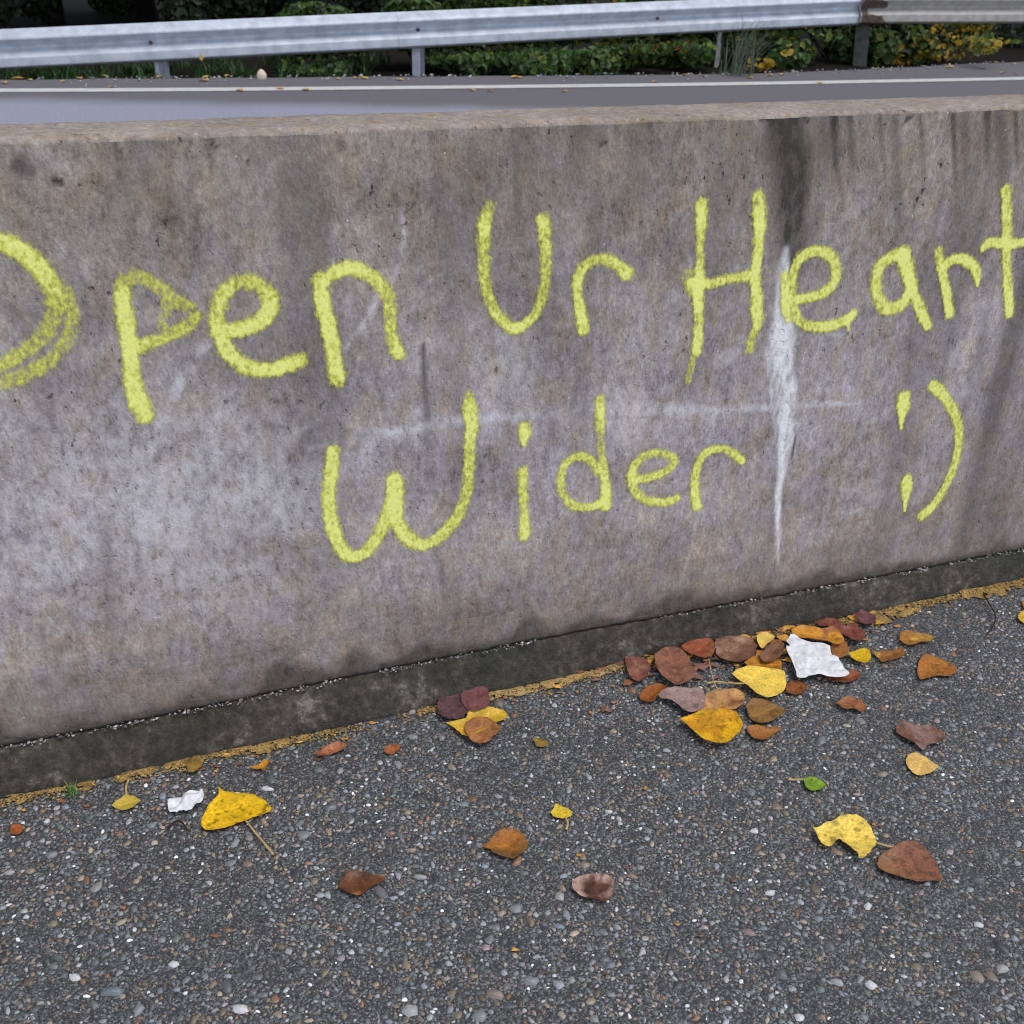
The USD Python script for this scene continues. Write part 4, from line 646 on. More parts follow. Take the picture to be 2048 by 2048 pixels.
 (L1, [(1228, 272), (1290, 250), (1350, 255), (1430, 268), (1500, 258), (1550, 300), (1568, 342), (1520, 372), (1460, 350), (1380, 340), (1300, 330), (1240, 310)], (0.56, 0.25, 0.03), 'orange leaf with yellow middle along the upper edge of the white paper', dict(z=0.013, second=(0.40, 0.14, 0.05))),
 (L1, [(1640, 170), (1680, 140), (1705, 152), (1762, 180), (1772, 212), (1720, 232), (1668, 215)], (0.17, 0.07, 0.075), 'purple leaf against the wall foot above the white paper', dict(z=0.010)),
 (L1, [(1600, 408), (1650, 395), (1690, 378), (1735, 390), (1742, 440), (1720, 472), (1670, 466), (1620, 440)], (0.76, 0.50, 0.012), 'small bright yellow leaf just right of the white paper', dict(z=0.011)),
 (L2, [(860, 895), (900, 905), (950, 890), (1010, 890), (1060, 868), (1087, 905), (1060, 942), (990, 957), (930, 972), (890, 930)], (0.25, 0.10, 0.025), 'brown leaf with a yellow edge, right of the small bright yellow leaf', dict(second=(0.50, 0.28, 0.03))),
 (L1, [(1520, 735), (1570, 698), (1640, 700), (1682, 720), (1712, 760), (1680, 792), (1630, 772), (1570, 770)], (0.30, 0.11, 0.045), 'little brown and yellow curled leaf in front of the white paper', dict(crumple=1.1, second=(0.62, 0.42, 0.12))),
 (L2, [(1058, 770), (1100, 753), (1160, 765), (1230, 775), (1290, 800), (1270, 827), (1200, 835), (1140, 855), (1090, 847), (1053, 815)], (0.35, 0.15, 0.03), 'long rust and yellow leaf nearest the wall on the right', dict(second=(0.58, 0.36, 0.07))),
 (L2, [(1188, 965), (1230, 923), (1290, 933), (1370, 958), (1440, 1000), (1457, 1037), (1400, 1072), (1330, 1064), (1250, 1085), (1195, 1092), (1180, 1040)], (0.38, 0.145, 0.028), 'rust-orange oval leaf alone on the right', dict(cup=0.35)),
 (L2, [(1885, 642), (1930, 608), (1975, 640), (1975, 690), (1935, 695), (1892, 668)], (0.70, 0.46, 0.05), 'small yellow leaf cut by the right border', dict()),
 (L2, [(1915, 550), (1940, 528), (1980, 550), (1970, 585), (1930, 588)], (0.50, 0.22, 0.03), 'small orange leaf cut by the right border above the yellow one', dict()),
 (L3, [(1020, 30), (1060, -8), (1130, -6), (1200, 15), (1260, 5), (1330, 40), (1378, 85), (1330, 132), (1260, 152), (1215, 190), (1160, 152), (1090, 102), (1040, 65)], (0.17, 0.075, 0.05), 'dark brown crumpled leaf above the pale yellow leaf on the right', dict(crumple=1.1, second=(0.30, 0.18, 0.15))),
 (L3, [(1098, 240), (1125, 210), (1180, 201), (1240, 230), (1290, 270), (1328, 295), (1290, 327), (1230, 352), (1170, 350), (1125, 317), (1102, 275)], (0.76, 0.50, 0.15), 'pale yellow oval leaf below the dark crumpled leaf', dict(cup=0.3, crumple=0.2)),
 (L3, [(368, 385), (420, 373), (470, 380), (528, 420), (500, 452), (450, 470), (410, 457), (388, 425)], (0.22, 0.36, 0.02), 'small fresh green leaf on the pavement', dict(stem=[(372, 388), (320, 386), (270, 381)], stemcol='straw')),
 (L3, [(438, 733), (480, 735), (520, 710), (580, 688), (640, 655), (720, 643), (770, 655), (830, 710), (860, 760), (887, 830), (875, 870), (855, 885), (845, 915), (800, 950), (765, 957), (758, 920), (720, 890), (690, 860), (650, 837), (632, 813), (600, 830), (570, 862), (535, 867), (500, 840), (472, 790)], (0.92, 0.68, 0.12), 'torn yellow leaf with a large bite out of its lower edge', dict(z=0.009, stem=[(880, 833), (950, 850), (1040, 865)], spots=0.5, cup=0.5)),
 (L3, [(888, 980), (930, 920), (990, 880), (1050, 845), (1130, 828), (1200, 850), (1260, 900), (1300, 960), (1330, 1040), (1352, 1112), (1280, 1102), (1190, 1112), (1090, 1092), (1000, 1062), (918, 1020)], (0.25, 0.10, 0.055), 'large chestnut brown leaf at the stem of the torn yellow leaf', dict(z=0.007, cup=0.35, second=(0.33, 0.15, 0.07), spots=0.4)),
]
for i, (conv, poly, col, label, kw) in enumerate(LEAVES):
    make_leaf(conv, poly, col, label, seed=i + 1, **kw)

# ------------------------------------------------------------------ leaf crumbs and mush
g = np.random.default_rng(808); fr, fc = [], []
def crumb(x, y, r, z, col):
    k = 7; th = np.sort(g.uniform(0, 6.28, k)); rr = r * g.uniform(0.5, 1.2, k)
    v = np.c_[x + rr * np.cos(th) * 1.5, y + rr * np.sin(th), z + g.uniform(0, 0.25, k) * r]; v = np.vstack([v, [x, y, z + 0.35 * r]]); v2 = v - [0, 0, 0.0006]
    f = [[i, (i + 1) % k, k] for i in range(k)]; f += [[b + k + 1, a_ + k + 1, c_ + k + 1] for a_, b, c_ in f] + [[i, i + k + 1, (i + 1) % k + k + 1] for i in range(k)] + [[i, (i + 1) % k + k + 1, (i + 1) % k] for i in range(k)]
    fr.append((np.vstack([v, v2]), np.array(f))); fc.append(np.tile(np.array(col) * g.uniform(1.0, 2.1), (2 * k + 2, 1)))
CC = [(0.20, 0.085, 0.04), (0.30, 0.12, 0.03), (0.12, 0.06, 0.045), (0.42, 0.22, 0.04), (0.16, 0.075, 0.06), (0.10, 0.06, 0.04)]
for i in range(380):                                     # under and round the pile
    x, y = g.normal(0, 1, 2); px, py = 1450 + x * 140, 1285 - 0.19 * x * 140 + y * 36
    q = ground(px, py); crumb(q[0], q[1], g.uniform(0.002, 0.007) * g.choice([1, 1, 2]), 0.0055, CC[g.integers(len(CC))])
for i in range(150):                                     # along the wall foot
    u = g.uniform(-0.5, 2.0); w = np.interp(u, us, toe) - abs(g.normal(0, 0.02)) - 0.004; q = W(np.array(u), np.array(w), np.array(0.0)); crumb(q[0], q[1], g.uniform(0.0015, 0.006), 0.003, CC[g.integers(len(CC))])
for i in range(70):                                      # sparse over the pavement
    q = ground(g.uniform(0, 2048), g.uniform(1350, 1950)); crumb(q[0], q[1], g.uniform(0.0015, 0.0045), 0.003, CC[g.integers(len(CC))])
obj('leaf_crumbs', join(fr), 'leaf', pv={'tint': np.vstack(fc)}, label='small brown leaf crumbs strewn round the leaf pile and wall foot', cat='leaf litter', kind='stuff')

# ------------------------------------------------------------------ litter, twigs, grass tuft
def paper(conv, poly, name, label, cat, z, rough, seed, material='paper', thick=0.0004):
    G = np.array([ground(*conv(p), z=z)[:2] for p in poly]); c0 = G.mean(0); a, tri, rim, n = sheet(G - c0, n=64, step=0.0025)
    crease = np.abs(fbm(np.c_[a * 42, np.full(len(a), seed)], 2, 91) - 0.5) * 2 + 0.5 * np.abs(noise(np.c_[a * 110, np.full(len(a), seed)], 92) - 0.5)
    t = thing(name, label, cat, None, None, (c0[0], c0[1], z))
    obj('sheet', solid(a, 0.002 + rough * crease, tri, n, thick), material, t, smooth=25)
    return t, c0
t, c0 = paper(L1, [(1198, 335), (1215, 318), (1235, 303), (1340, 338), (1470, 360), (1480, 395), (1492, 432), (1530, 450), (1570, 510), (1602, 557), (1500, 567), (1400, 550), (1280, 577), (1260, 530), (1240, 480), (1195, 385), (1222, 370)], 'paper_scrap', 'torn white paper scrap lying on the leaf pile', 'paper', 0.018, 0.008, 5)
sp = []
for x, y, r in ((1325, 460, 4), (1335, 470, 3), (1372, 458, 3), (1405, 462, 5), (1385, 470, 3), (1440, 470, 3), (1540, 470, 3), (1290, 430, 2)):
    q = ground(*L1((x, y)), z=0.026); d = r / 3.22 / F * 1.9
    sp.append((np.array([[q[0] - c0[0] + d * math.cos(a), q[1] - c0[1] + d * 1.6 * math.sin(a), 0.0125 + 0.001 * (a > 3)] for a in np.arange(7) / 7 * 2 * np.pi]), np.array([[0, i, i + 1] for i in range(1, 6)])))
obj('speck', join(sp), 'twig', t, kind='stuff')
paper(L5, [(1085, 515), (1140, 485), (1235, 450), (1300, 443), (1317, 475), (1305, 517), (1250, 547), (1170, 567), (1105, 592), (1087, 560)], 'wrapper', 'small crumpled pale bluish wrapper left of the large bright yellow leaf', 'litter', 0.006, 0.017, 8)
def stick(conv, pts, name, label, cat, z, r, m):
    g = np.array([ground(*conv(p), z=z + h) for p, h in pts]); c0 = g[0].copy(); c0[2] = 0
    t = thing(name, label, cat, None, None, c0); s = curve(g - c0, 14)
    obj('stalk', tube(s, np.linspace(r, r * 0.6, 14), 6), m, t, smooth=True); return t
stick(L2, [((1648, 485), .004), ((1690, 560), .010), ((1725, 620), .012), ((1730, 670), .010), ((1705, 730), .006), ((1660, 790), .003)], 'twig', 'thin dark curved twig near the right border', 'twig', 0.002, 0.0018, 'twig')
stick(L5, [((1075, 665), .003), ((1130, 620), .007), ((1170, 625), .007), ((1200, 670), .005), ((1228, 687), .003)], 'twig', 'short bent brown twig below the crumpled wrapper', 'twig', 0.004, 0.0022, 'twig')
stick(L1, [((757, 640), .006), ((730, 580), .012), ((710, 500), .016), ((700, 440), .018)], 'leaf_stalk', 'thin straw-coloured leaf stalk standing up in the pile', 'stalk', 0.006, 0.0013, 'straw')
stick(L1, [((690, 600), .004), ((760, 590), .006), ((820, 600), .006), ((900, 605), .006)], 'leaf_stalk', 'flat grey-tan stalk lying left of the broad pale yellow leaf', 'stalk', 0.005, 0.0022, 'straw')
stick(L1, [((1105, 190), .004), ((1130, 240), .006), ((1145, 262), .004)], 'leaf_stalk', 'tiny straw stalk by the wall foot behind the pile', 'stalk', 0.004, 0.0009, 'straw')
def blades(base, n, h, spread, seed, width=0.0018, lean=(0, 0)):
    g = np.random.default_rng(seed); parts, cols = [], []
    for i in range(n):
        a = g.uniform(0, 6.28); s = g.uniform(0.3, 1.0) * spread; hh = h * g.uniform(0.5, 1.0)
        b = np.array(base) + np.array([g.normal(0, spread * 0.25), g.normal(0, spread * 0.25), 0]); tip = np.array([math.cos(a) * s + lean[0], math.sin(a) * s + lean[1], 0])
        t = np.linspace(0, 1, 5)[:, None]; c = b + tip * t ** 1.6 + np.array([0, 0, hh]) * (t * (1.25 - 0.35 * t))
        sd_ = np.array([-math.sin(a), math.cos(a), 0]) * width * g.uniform(0.7, 1.3)
        w = (1 - t ** 2) + 0.05
        parts.append((np.stack([c - sd_ * w, c + sd_ * w], 1).reshape(-1, 3), grid_faces(5, 2))); cols.append(np.repeat(g.uniform(0.6, 1.3), 10))
    v, f = join(parts); return v, f, np.concatenate(cols)[:, None]
q = ground(146, 1590); v, f, c = blades((0, 0, 0), 22, 0.024, 0.022, 5, 0.0011)
t = thing('grass_tuft', 'tiny green grass tuft sprouting in the silt line', 'grass', None, None, (q[0], q[1], 0.002))
obj('grass_blades', (v, f), 'foliage', t, pv={'tint': c * np.array([(0.13, 0.24, 0.06)])})

# ------------------------------------------------------------------ guardrail across the road
rail = thing('guardrail', 'corrugated galvanised steel guardrail on posts along the far road edge', 'guardrail')
RH = 0.30
left_pts = [depth_at(x, y, D) for x, y, D in [(-900, 186, 8.25), (0, 140, 9.12), (700, 103.5, 9.95), (1380, 67, 11.35), (1730, 49, 12.0)]]
right_pts = [depth_at(x, y, D) for x, y, D in [(1712, 48.5, 11.93), (1800, 47.5, 12.0), (2048, 46.5, 12.35), (2900, 40, 13.6)]]
# depth (towards the road) against height of a two-wave beam
WP = [(0.004, 0.0), (0.040, 0.010), (0.076, 0.024), (0.083, 0.034), (0.083, 0.092), (0.078, 0.104), (0.024, 0.142), (0.008, 0.156), (0.006, 0.172), (0.012, 0.182), (0.070, 0.224), (0.082, 0.236), (0.082, 0.246), (0.074, 0.258), (0.040, 0.284), (0.010, 0.304), (0.002, 0.312)]
WP = np.array(WP) * np.array([1, RH / 0.312])
def beam(pts, s0, s1, n, proud=0.0):
    p = resample(pts, 400); s = np.linspace(0, 1, 400); q = np.linspace(s0, s1, n); c = np.stack([np.interp(q, s, p[:, k]) for k in range(3)], 1)
    t = np.gradient(c, axis=0); t[:, 2] = 0; t /= np.linalg.norm(t, axis=1, keepdims=True); nn = np.c_[t[:, 1], -t[:, 0], 0 * q]    # towards the road
    out = []
    for off in (0.0, -0.004):
        for d, z in (WP if off == 0 else WP[::-1]):
            out.append(c + nn * (d + off + proud) + np.array([0, 0, 1.0]) * z)
    out.append(out[0]); V = np.stack(out, 1); m = V.shape[1]
    v = V.reshape(-1, 3); f = grid_faces(n, m)
    k = len(WP)
    for i in (0, n - 1):
        for j in range(k - 1):
            a, b, cc, d = i * m + j, i * m + j + 1, i * m + 2 * k - 2 - j, i * m + 2 * k - 1 - j
            f = np.vstack([f, [[a, b, cc], [a, cc, d]]])
    return v, f
LP = curve(np.array(left_pts), 200); RP = curve(np.array(right_pts), 100)
def frac_at(P_, px):
    dv_ = P_ - EYE; x = 1024 + F * (dv_ @ RT) / (dv_ @ fw); return float(np.interp(px, x, np.linspace(0, 1, len(P_))))
fa, fb = frac_at(LP, 793), frac_at(LP, 860)
obj('rail_beam', beam(LP, 0.0, fb, 60), 'galvanised', rail, smooth=35)
obj('rail_beam', beam(LP, fa, frac_at(LP, 1716), 40, 0.005), 'galvanised', rail, smooth=35)
obj('rail_beam', beam(RP, 0.0, 1.0, 40, 0.012), 'weathered_steel', rail, smooth=35, label='greyer weathered beam on the right with a rusty lapped end')
def at_rail(P_, px, z, out):
    s = frac_at(P_, px); i = min(s * (len(P_) - 1), len(P_) - 2.0); c = np.array([np.interp(i, np.arange(len(P_)), P_[:, k]) for k in range(3)]); t = P_[min(int(i) + 1, len(P_) - 1)] - P_[int(i)]; t[2] = 0; t /= np.linalg.norm(t)
    nn = np.array([t[1], -t[0], 0]); return c + nn * out + np.array([0, 0, z]), t, nn
def bolt(P_, px, z=RH / 2, r=0.016, m='weathered_steel'):
    c, t, nn = at_rail(P_, px, z, 0.012)
    v, f = tube([c, c + nn * 0.016, c + nn * 0.02], [r, r, r * 0.6], 8); obj('bolt', (v, f), m, rail, smooth=30)
for px in (307, 835, 1310): bolt(LP, px, m='rust')
for px, z in ((815, 0.06), (880, 0.06), (818, 0.24), (878, 0.24), (815, 0.12)): bolt(LP, px, z, 0.011)
# the rusty, dirty end of the right beam
for px, z, r in ((1738, 0.17, 0.03), (1765, 0.10, 0.025)): bolt(RP, px, z, r, 'rust')
c0_, t0_, n0_ = at_rail(RP, 1716, 0, 0)
pat = []
for k, (d, z) in enumerate(WP): 
    pat.append([c0_ + n0_ * (d + 0.016) + t0_ * s + np.array([0, 0, z]) for s in np.linspace(-0.01, 0.22 + 0.05 * math.sin(k * 0.9), 8)])
V = np.array(pat); obj('rust_patch', (V.reshape(-1, 3), grid_faces(len(WP), 8)), 'rust', rail, smooth=True)
POST_X = []
def post(P_, px, lean=0.0, m='galvanised', w=0.075, d=0.14, z0=-0.12, rot=0.6):
    c, t, nn = at_rail(P_, px, 0, 0); b = []; POST_X.append((c[0], w)); t, nn = t * math.cos(rot) + nn * math.sin(rot), nn * math.cos(rot) - t * math.sin(rot)
    top = c[2] + RH * 0.92
    for x0, x1, y0, y1 in ((-w / 2, w / 2, -0.006, 0.0), (-w / 2, w / 2, -d, -d + 0.006), (-0.003, 0.003, -d + 0.0062, -0.0062)):
        v, f = box(x0, x1, y0, y1, 0, 1); z = z0 + v[:, 2] * (top - z0); g = np.array([c[0], c[1], 0]) + (v[:, :1] + (lean * (z - top))[:, None] * -1) * t + v[:, 1:2] * nn; g[:, 2] = z; b.append((g, f))
    return obj('post', join(b), m, rail)
post(LP, 832); post(LP, 1440, m='weathered_steel', w=0.035); post(LP, 1738, lean=0.10, m='dark_post', w=0.14); post(LP, 312, w=0.038); post(LP, -300); post(RP, 2350, m='dark_post')
q, t_, nn = at_rail(LP, 403, 0.02, 0.094)
lf = thing('stuck_leaf', 'tiny yellow leaf stuck on the lower wave of the guardrail', 'leaf', None, None, q)
obj('blade', (np.array([-0.02 * t_, 0.024 * t_ + [0, 0, .01], [0, 0, .035] + 0 * t_, [0, 0, -.02] + 0.0 * t_ - 0.001 * nn]), np.array([[0, 1, 2], [0, 3, 1]])), 'leaf', lf, pv={'tint': np.tile((0.6, 0.4, 0.1), (4, 1))})

# ------------------------------------------------------------------ shoulder gravel, stones and far leaves
nc = 900; k = rng.uniform(0, 89, nc); off = -np.abs(rng.normal(0, 0.16, nc)) + 0.06
ep = np.stack([np.interp(k, np.arange(90), edge[:, i]) for i in (0, 1)], 1); ep[:, 1] += off
cl = noise(np.c_[k * 1.7, 0 * k, 0 * k], 95) > 0.42
ep, nc = ep[cl], int(cl.sum())
v, f, c = rocks(np.c_[ep, np.full(nc, 0.008)], rng.uniform(0.004, 0.013, nc) * rng.choice([1, 1, 1, 1.5], nc), np.array([(0.36, 0.34, 0.34)]) * rng.uniform(0.25, 1.4, (nc, 1)), 96)
obj('shoulder_gravel', (v, f), 'stone', pv={'tint': c}, label='pale loose gravel along the far road edge', cat='gravel', kind='stuff')
def boulder(x, y, r, col, label, seed):
    q = ground(x, y); g = np.random.default_rng(seed)
    import trimesh
    s = trimesh.creation.icosphere(2, 1.0); v = s.vertices * (r * np.array([0.8, 0.7, 1.0])) * (0.8 + 0.45 * fbm(s.vertices * 1.7 + seed, 3, seed))[:, None]; v = np.array(v); v[:, 2] = np.maximum(v[:, 2], -r * 0.6); v[:, 2] -= v[:, 2].min() + 0.005
    v += [q[0], q[1], 0]
    obj('stone', (v, np.array(s.faces)), 'stone', smooth=True, pv={'tint': np.tile(col, (len(v), 1))}, label=label, cat='stone')
boulder(524, 158, 0.048, (0.62, 0.50, 0.40), 'cream coloured stone on the far road edge', 2)
# a class leaf for the ones blown along the road edge
cls = stage.CreateClassPrim('/World/class_far_leaf'); cls.SetTypeName('Xform')
av = np.array([[-0.05, 0, 0.004], [-0.02, 0.028, 0.012], [0.02, 0.03, 0.014], [0.055, 0.0, 0.006], [0.02, -0.03, 0.012], [-0.02, -0.026, 0.016], [0, 0, 0.002]])
tinted_cols = [(0.52, 0.27, 0.05), (0.60, 0.42, 0.08), (0.34, 0.14, 0.05)]
usdkit.material(stage, '/World/Looks/far_leaf', {'o': ('object_info', {}), 'r': ('rgb_ramp', {'ramp': [(0.0, tinted_cols[0]), (0.35, tinted_cols[1]), (0.7, tinted_cols[2]), (1.0, tinted_cols[0])]}), 'p': ('principled_bsdf', {'roughness': 0.5})}, [('o.random', 'r.fac'), ('r.color', 'p.base_color')], surface='p.BSDF')
usdkit.mesh(stage, '/World/class_far_leaf/blade', (av, np.array([[i, (i + 1) % 6, 6] for i in range(6)])[:, ::-1]), '/World/Looks/far_leaf')
spots_ = [(10, 166), (35, 158), (60, 160), (127, 163), (160, 157), (222, 174), (208, 152), (320, 154), (410, 154), (408, 162), (455, 152), (480, 181), (560, 178), (612, 180), (675, 158), (712, 156), (727, 157), (800, 160), (1030, 155), (1040, 155), (1130, 183), (945, 181), (1370, 151), (1500, 156), (1540, 151), (1565, 149), (1640, 166), (1900, 135), (1965, 137), (2005, 146), (2033, 148), (1990, 125), (2030, 128), (980, 182), (1310, 164)]
for i, (x, y) in enumerate(spots_):
    q = ground(x, y, 0.004); s = rng.uniform(0.55, 0.95)
    t = thing('blown_leaf', 'small yellow or orange leaf blown against the far road edge below the guardrail', 'leaf', 'leaves along the far road edge', None, (q[0], q[1], 0.004), rng.uniform(0, 360))
    t.AddScaleOp().Set(Gf.Vec3f(s, s, s)); t.GetPrim().GetReferences().AddInternalReference('/World/class_far_leaf'); t.GetPrim().SetInstanceable(True)

# ------------------------------------------------------------------ undergrowth behind the guardrail
def leaf_cloud(c, ext, n, size, seed, cols, wts, round_=0.7):
    """Folded four-triangle leaves spread through lumpy volumes."""
    g = np.random.default_rng(seed)
    lumps = np.array(c) + g.uniform(-1, 1, (max(4, int(10 * round_)), 3)) * np.array(ext) * 0.75; lr = g.uniform(0.3, 0.6, len(lumps))
    k = g.integers(0, len(lumps), n); d = g.normal(0, 1, (n, 3)); d /= np.linalg.norm(d, axis=1, keepdims=True)
    p = lumps[k] + d * (lr[k] * g.uniform(0.45, 1.05, n) ** 0.5)[:, None] * np.array(ext) * 0.85; p[:, 2] = np.abs(p[:, 2] + 0.05) - 0.05
    s = size * g.uniform(0.5, 1.25, n)
    nrm = d + g.normal(0, 0.5, (n, 3)) + np.array([0, -0.25, 0.45]); nrm /= np.linalg.norm(nrm, axis=1, keepdims=True)
    a = np.cross(nrm, g.normal(0, 1, (n, 3))); a /= np.linalg.norm(a, axis=1, keepdims=True); b = np.cross(nrm, a)
    sh = [(-0.5, 0, 0), (-0.12, 0.34, .12), (0.25, 0.26, .10), (0.55, 0, -.05), (0.25, -0.26, .10), (-0.12, -0.34, .12), (0.05, 0, 0)]
    V = np.stack([p + s[:, None] * (x * a + y * b + z * nrm) for x, y, z in sh], 1)
    f = np.array([[6, i, (i + 1) % 6] for i in range(6)])[None] + (np.arange(n) * 7)[:, None, None]
    col = np.array(cols)[g.choice(len(cols), n, p=np.array(wts) / np.sum(wts))] * g.uniform(0.6, 1.35, (n, 1))
    return V.reshape(-1, 3), f.reshape(-1, 3), np.repeat(col, 7, 0)
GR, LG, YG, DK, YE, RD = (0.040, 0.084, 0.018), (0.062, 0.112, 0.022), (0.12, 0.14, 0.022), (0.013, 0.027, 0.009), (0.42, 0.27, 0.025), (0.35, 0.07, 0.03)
def bush(px, D, half_w, h, n, size, seed, cols, wts, label, group=None, name='bramble_bush', dpth=0.45):
    x = depth_at(px, 110, D)[0]; b = np.array([x, D, -0.06])
    t = thing(name, label, 'bush', group, None, b)
    v, f, c = leaf_cloud((0, 0, h * 0.5), (half_w, dpth, h * 0.55), n, size, seed, cols, wts)
    # keep clear of the guardrail: leaves higher than its lower edge grow behind it
    L = v.reshape(-1, 7, 3); m = L.mean(1) + b; o = np.argsort(LP[:, 0]); ry = np.interp(m[:, 0], LP[o, 0], LP[o, 1]); rz = np.interp(m[:, 0], LP[o, 0], LP[o, 2])
    hit_ = (m[:, 1] < ry + 0.24) & (m[:, 2] > rz - 0.06)
    for x_, w_ in POST_X: hit_ |= (np.abs(m[:, 0] - x_) < w_ + 0.07) & (m[:, 1] < ry + 0.1)
    L[hit_, :, 1] += (ry + 0.24 + np.abs(np.random.default_rng(seed).normal(0, 0.25, len(m))) - m[:, 1])[hit_, None]; v = L.reshape(-1, 3)
    obj('foliage', (v, f), 'foliage', t, pv={'tint': c}, kind='stuff')
    g = np.random.default_rng(seed + 1)
    for i in range(3):
        e = np.array([g.uniform(-1, 1) * half_w * 0.7, 0.75 + g.uniform(0, 1) * dpth * 0.5, h * g.uniform(0.4, 0.7)])
        obj('stem', tube(curve([(g.uniform(-.1, .1), 0.55, 0), tuple(e * 0.5 + [0, 0.33, 0.02]), tuple(e)], 8), np.linspace(0.009, 0.003, 8), 5), 'bark', t)
mixg = [GR, LG, YG, DK, YE]
for k_, (px, D, hw, h, n, sz, cols, wts, lab) in enumerate([
    (700, 11.1, 0.62, 0.55, 3000, 0.075, mixg, [10, 5, 1, 6, 0.1], 'low dark green bramble left of the pale guardrail post'),
    (850, 11.2, 0.55, 0.62, 3000, 0.080, mixg, [10, 6, 1.5, 5, 0.1], 'dense bramble directly behind the pale guardrail post'),
    (1000, 11.4, 0.60, 0.66, 3400, 0.080, mixg, [10, 6, 2, 5, 0.15], 'leafy green bramble just right of the pale guardrail post'),
    (1130, 11.7, 0.62, 0.68, 3400, 0.082, mixg, [10, 7, 2, 5, 0.1], 'mid green bramble under the middle of the guardrail'),
    (1300, 12.1, 0.62, 0.72, 3400, 0.085, mixg + [RD], [8, 8, 5, 4, 0.3, 0.3], 'yellowish green bramble with a few red leaves'),
    (1430, 12.4, 0.60, 0.74, 3000, 0.085, mixg, [9, 7, 4, 5, 0.2], 'green bramble behind the thin grey post'),
    (1550, 12.6, 0.60, 0.78, 3000, 0.088, mixg, [9, 6, 3, 6, 0.5], 'green bramble right of the tall grass clump'),
    (1670, 12.9, 0.55, 0.82, 2800, 0.095, mixg, [10, 7, 3, 5, 0.4], 'bright green bramble left of the dark leaning post'),
    (1810, 13.2, 0.45, 0.85, 1500, 0.105, mixg, [10, 6, 2, 5, 0.6], 'green sapling leaves right of the dark leaning post'),
    (1925, 12.95, 0.34, 0.50, 620, 0.062, [YE, YG, LG], [5, 3, 3], 'yellow-leaved shrub at the right below the guardrail')]):
    bush(px, D - 0.92, hw * 1.1, h, int(n * 1.25), sz, 201 + k_, cols, wts, lab, dpth=0.6)
bush(1825, 12.3, 0.42, 0.12, 200, 0.06, 219, [YE, (0.5, 0.25, 0.05), YG], [6, 2, 1], 'low scatter of bright yellow leaves on the far verge', name='yellow_shrub', dpth=0.14)
bush(1515, 11.2, 0.20, 0.12, 36, 0.075, 220, [YE], [1], 'small yellow sprig at the foot of the tall grass clump', name='yellow_shrub', dpth=0.08)
# grass bank on the left, as one mass
parts = []; cols = []
g = np.random.default_rng(300)
for i in range(150):
    px = g.uniform(-350, 760); e = ground(px, 160 - px * 0.009); D = g.uniform(0.12, 1.5)
    v, f, c = blades((e[0] + g.normal(0, .05), e[1] + D, -0.06), 16, g.uniform(0.10, 0.24) * (0.75 + 0.25 * D), 0.13, 301 + i, 0.006); parts.append((v, f)); cols.append(c * (np.array([(0.030, 0.070, 0.017)]) * g.uniform(0.6, 1.3)))
v, f = join(parts); obj('verge_grass', (v, f), 'foliage', pv={'tint': np.vstack(cols)}, label='long green grass on the verge under the left of the guardrail', cat='grass', kind='stuff')
# tall dry grass clump in front of the rail
q = ground(1480, 152)
t = thing('grass_clump', 'tall thin grey-green grass clump reaching over the guardrail', 'grass', None, None, (q[0], q[1] + 0.02, -0.02))
v, f, c = blades((0, 0, 0), 64, 0.64, 0.34, 77, 0.0036, (0.08, 0)); obj('grass_blades', (v, f), 'foliage', t, pv={'tint': c * np.array([(0.10, 0.13, 0.085)])})
# dark woodland: a mass of shade-grown shrubs and trees that one can tell apart
def tree(px, D, h, r, seed, label, n=5200):
    x = depth_at(px, 60, D)[0]; t = thing('woodland_tree', label, 'tree', None, None, (x, D, -0.08)); g = np.random.default_rng(seed)
    tr = curve([(0, 0, 0), (g.normal(0, .08), 0, h * 0.35), (g.normal(0, .15), g.normal(0, .1), h * 0.95)], 12)
    obj('trunk', tube(tr, np.linspace(r, r * 0.35, 12) * (1 + 0.35 * np.exp(-np.linspace(0, 8, 12))), 10), 'bark', t, smooth=True)
    for i in range(5):
        z = h * g.uniform(0.3, 0.8); a = g.uniform(0, 6.28); L = h * g.uniform(0.15, 0.3); b = np.array([np.interp(z, tr[:, 2], tr[:, k]) for k in range(3)])
        obj('limb', tube(curve([b, b + [math.cos(a) * L * .5, math.sin(a) * L * .5, L * .3], b + [math.cos(a) * L, math.sin(a) * L, L * .5]], 7), np.linspace(r * .35, r * .1, 7), 6), 'bark', t, smooth=True)
    v, f, c = leaf_cloud((0, -0.6, h * 0.55), (h * 0.30, h * 0.30, h * 0.32), n, 0.24, seed, [DK, (0.03, 0.06, 0.015)], [3, 1], 2.2)
    obj('crown', (v, f), 'foliage', t, pv={'tint': c}, kind='stuff')
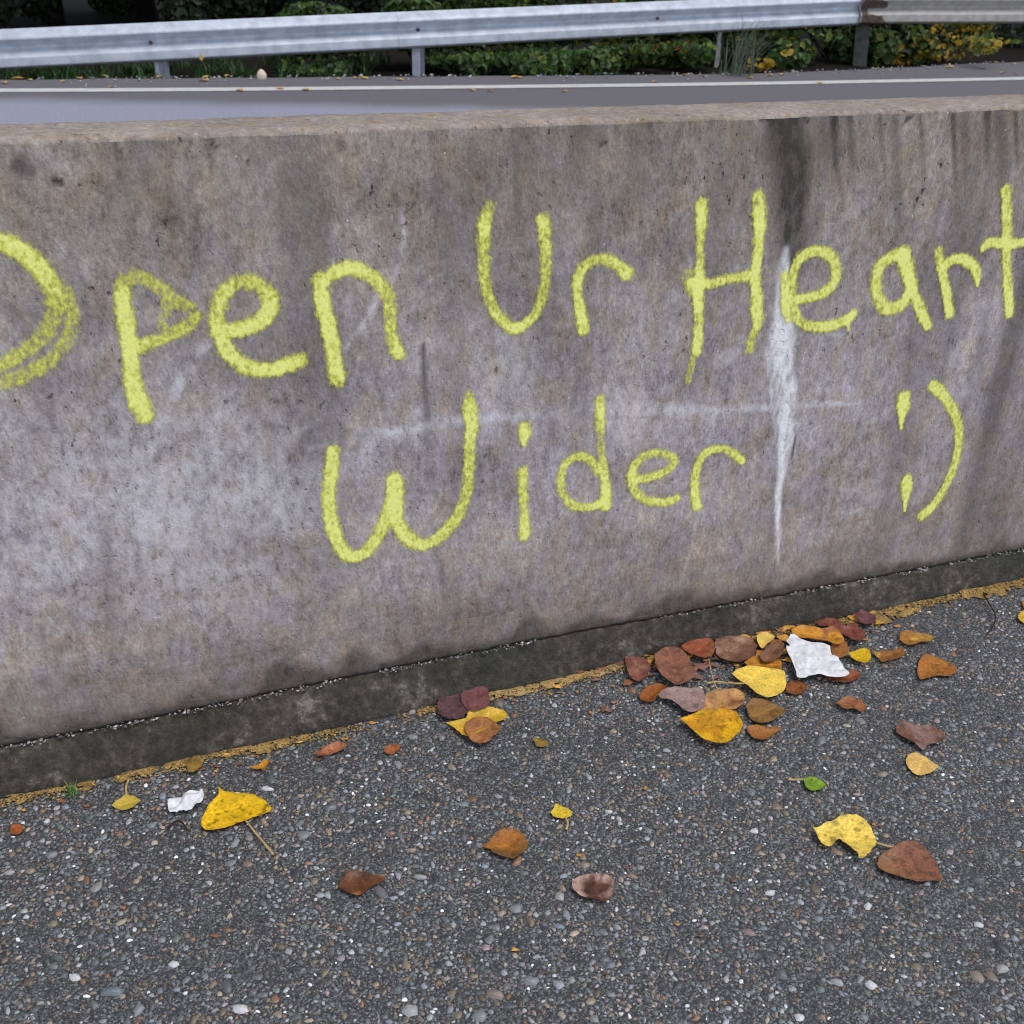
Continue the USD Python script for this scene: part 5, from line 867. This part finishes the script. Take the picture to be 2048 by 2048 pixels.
for i, (px, D, h, r, lab) in enumerate([(110, 13.6, 6.5, 0.11, 'slim dark trunk furthest left behind the guardrail'), (285, 14.2, 7.5, 0.16, 'thickest dark trunk left of centre behind the guardrail'), (520, 15.2, 7.0, 0.12, 'dark trunk behind the guardrail above the cream stone'), (-250, 14.5, 7.0, 0.14, 'dark tree just outside the left border'),
                                    (900, 16.0, 8.0, 0.16, 'tree standing in the shade behind the bramble right of the pale post'), (1300, 16.5, 8.0, 0.17, 'tree standing in the shade behind the red-leaved bramble'), (1700, 17.0, 8.0, 0.16, 'tree in deep shade behind the dark leaning post'), (2100, 16.5, 8.0, 0.16, 'tree in deep shade at the right border')]):
    tree(px, D, h, r, 400 + i, lab)
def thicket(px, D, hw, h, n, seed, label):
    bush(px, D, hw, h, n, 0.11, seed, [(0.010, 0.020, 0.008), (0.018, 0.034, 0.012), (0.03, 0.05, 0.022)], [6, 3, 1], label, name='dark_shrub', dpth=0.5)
thicket(60, 12.6, 0.9, 1.5, 2600, 501, 'dark shrub in the shade at the left border above the guardrail')
thicket(420, 13.2, 0.9, 1.6, 2600, 502, 'dark shrub in the shade above the left guardrail beam')
thicket(720, 12.5, 0.8, 1.4, 2600, 503, 'dim green shrub just above the guardrail joint')
thicket(1000, 13.2, 1.0, 1.6, 2600, 504, 'dim shrub in the shade behind the leafy green bramble')
thicket(1330, 13.8, 1.0, 1.6, 2600, 505, 'dim shrub in the shade behind the yellowish green bramble')
thicket(1650, 14.3, 1.0, 1.6, 2600, 506, 'dim shrub in the shade behind the dark leaning post')
thicket(2020, 14.8, 1.2, 1.7, 3000, 507, 'black-shaded shrub at the right border below the weathered beam')
thicket(-120, 13.0, 0.9, 1.5, 2600, 508, 'dark shrub mostly outside the left border')
thicket(190, 13.6, 0.9, 1.5, 2600, 509, 'dark shrub between the two left trunks')
thicket(300, 15.6, 1.4, 1.8, 3400, 510, 'dark thicket far behind the thickest trunk')
thicket(-20, 15.4, 1.4, 1.8, 3400, 511, 'dark thicket far behind the furthest left trunk')
thicket(570, 13.6, 0.9, 1.5, 2600, 512, 'dark shrub in front of the trunk above the cream stone')
thicket(860, 13.3, 0.9, 1.5, 2600, 513, 'dim shrub above the pale guardrail post')
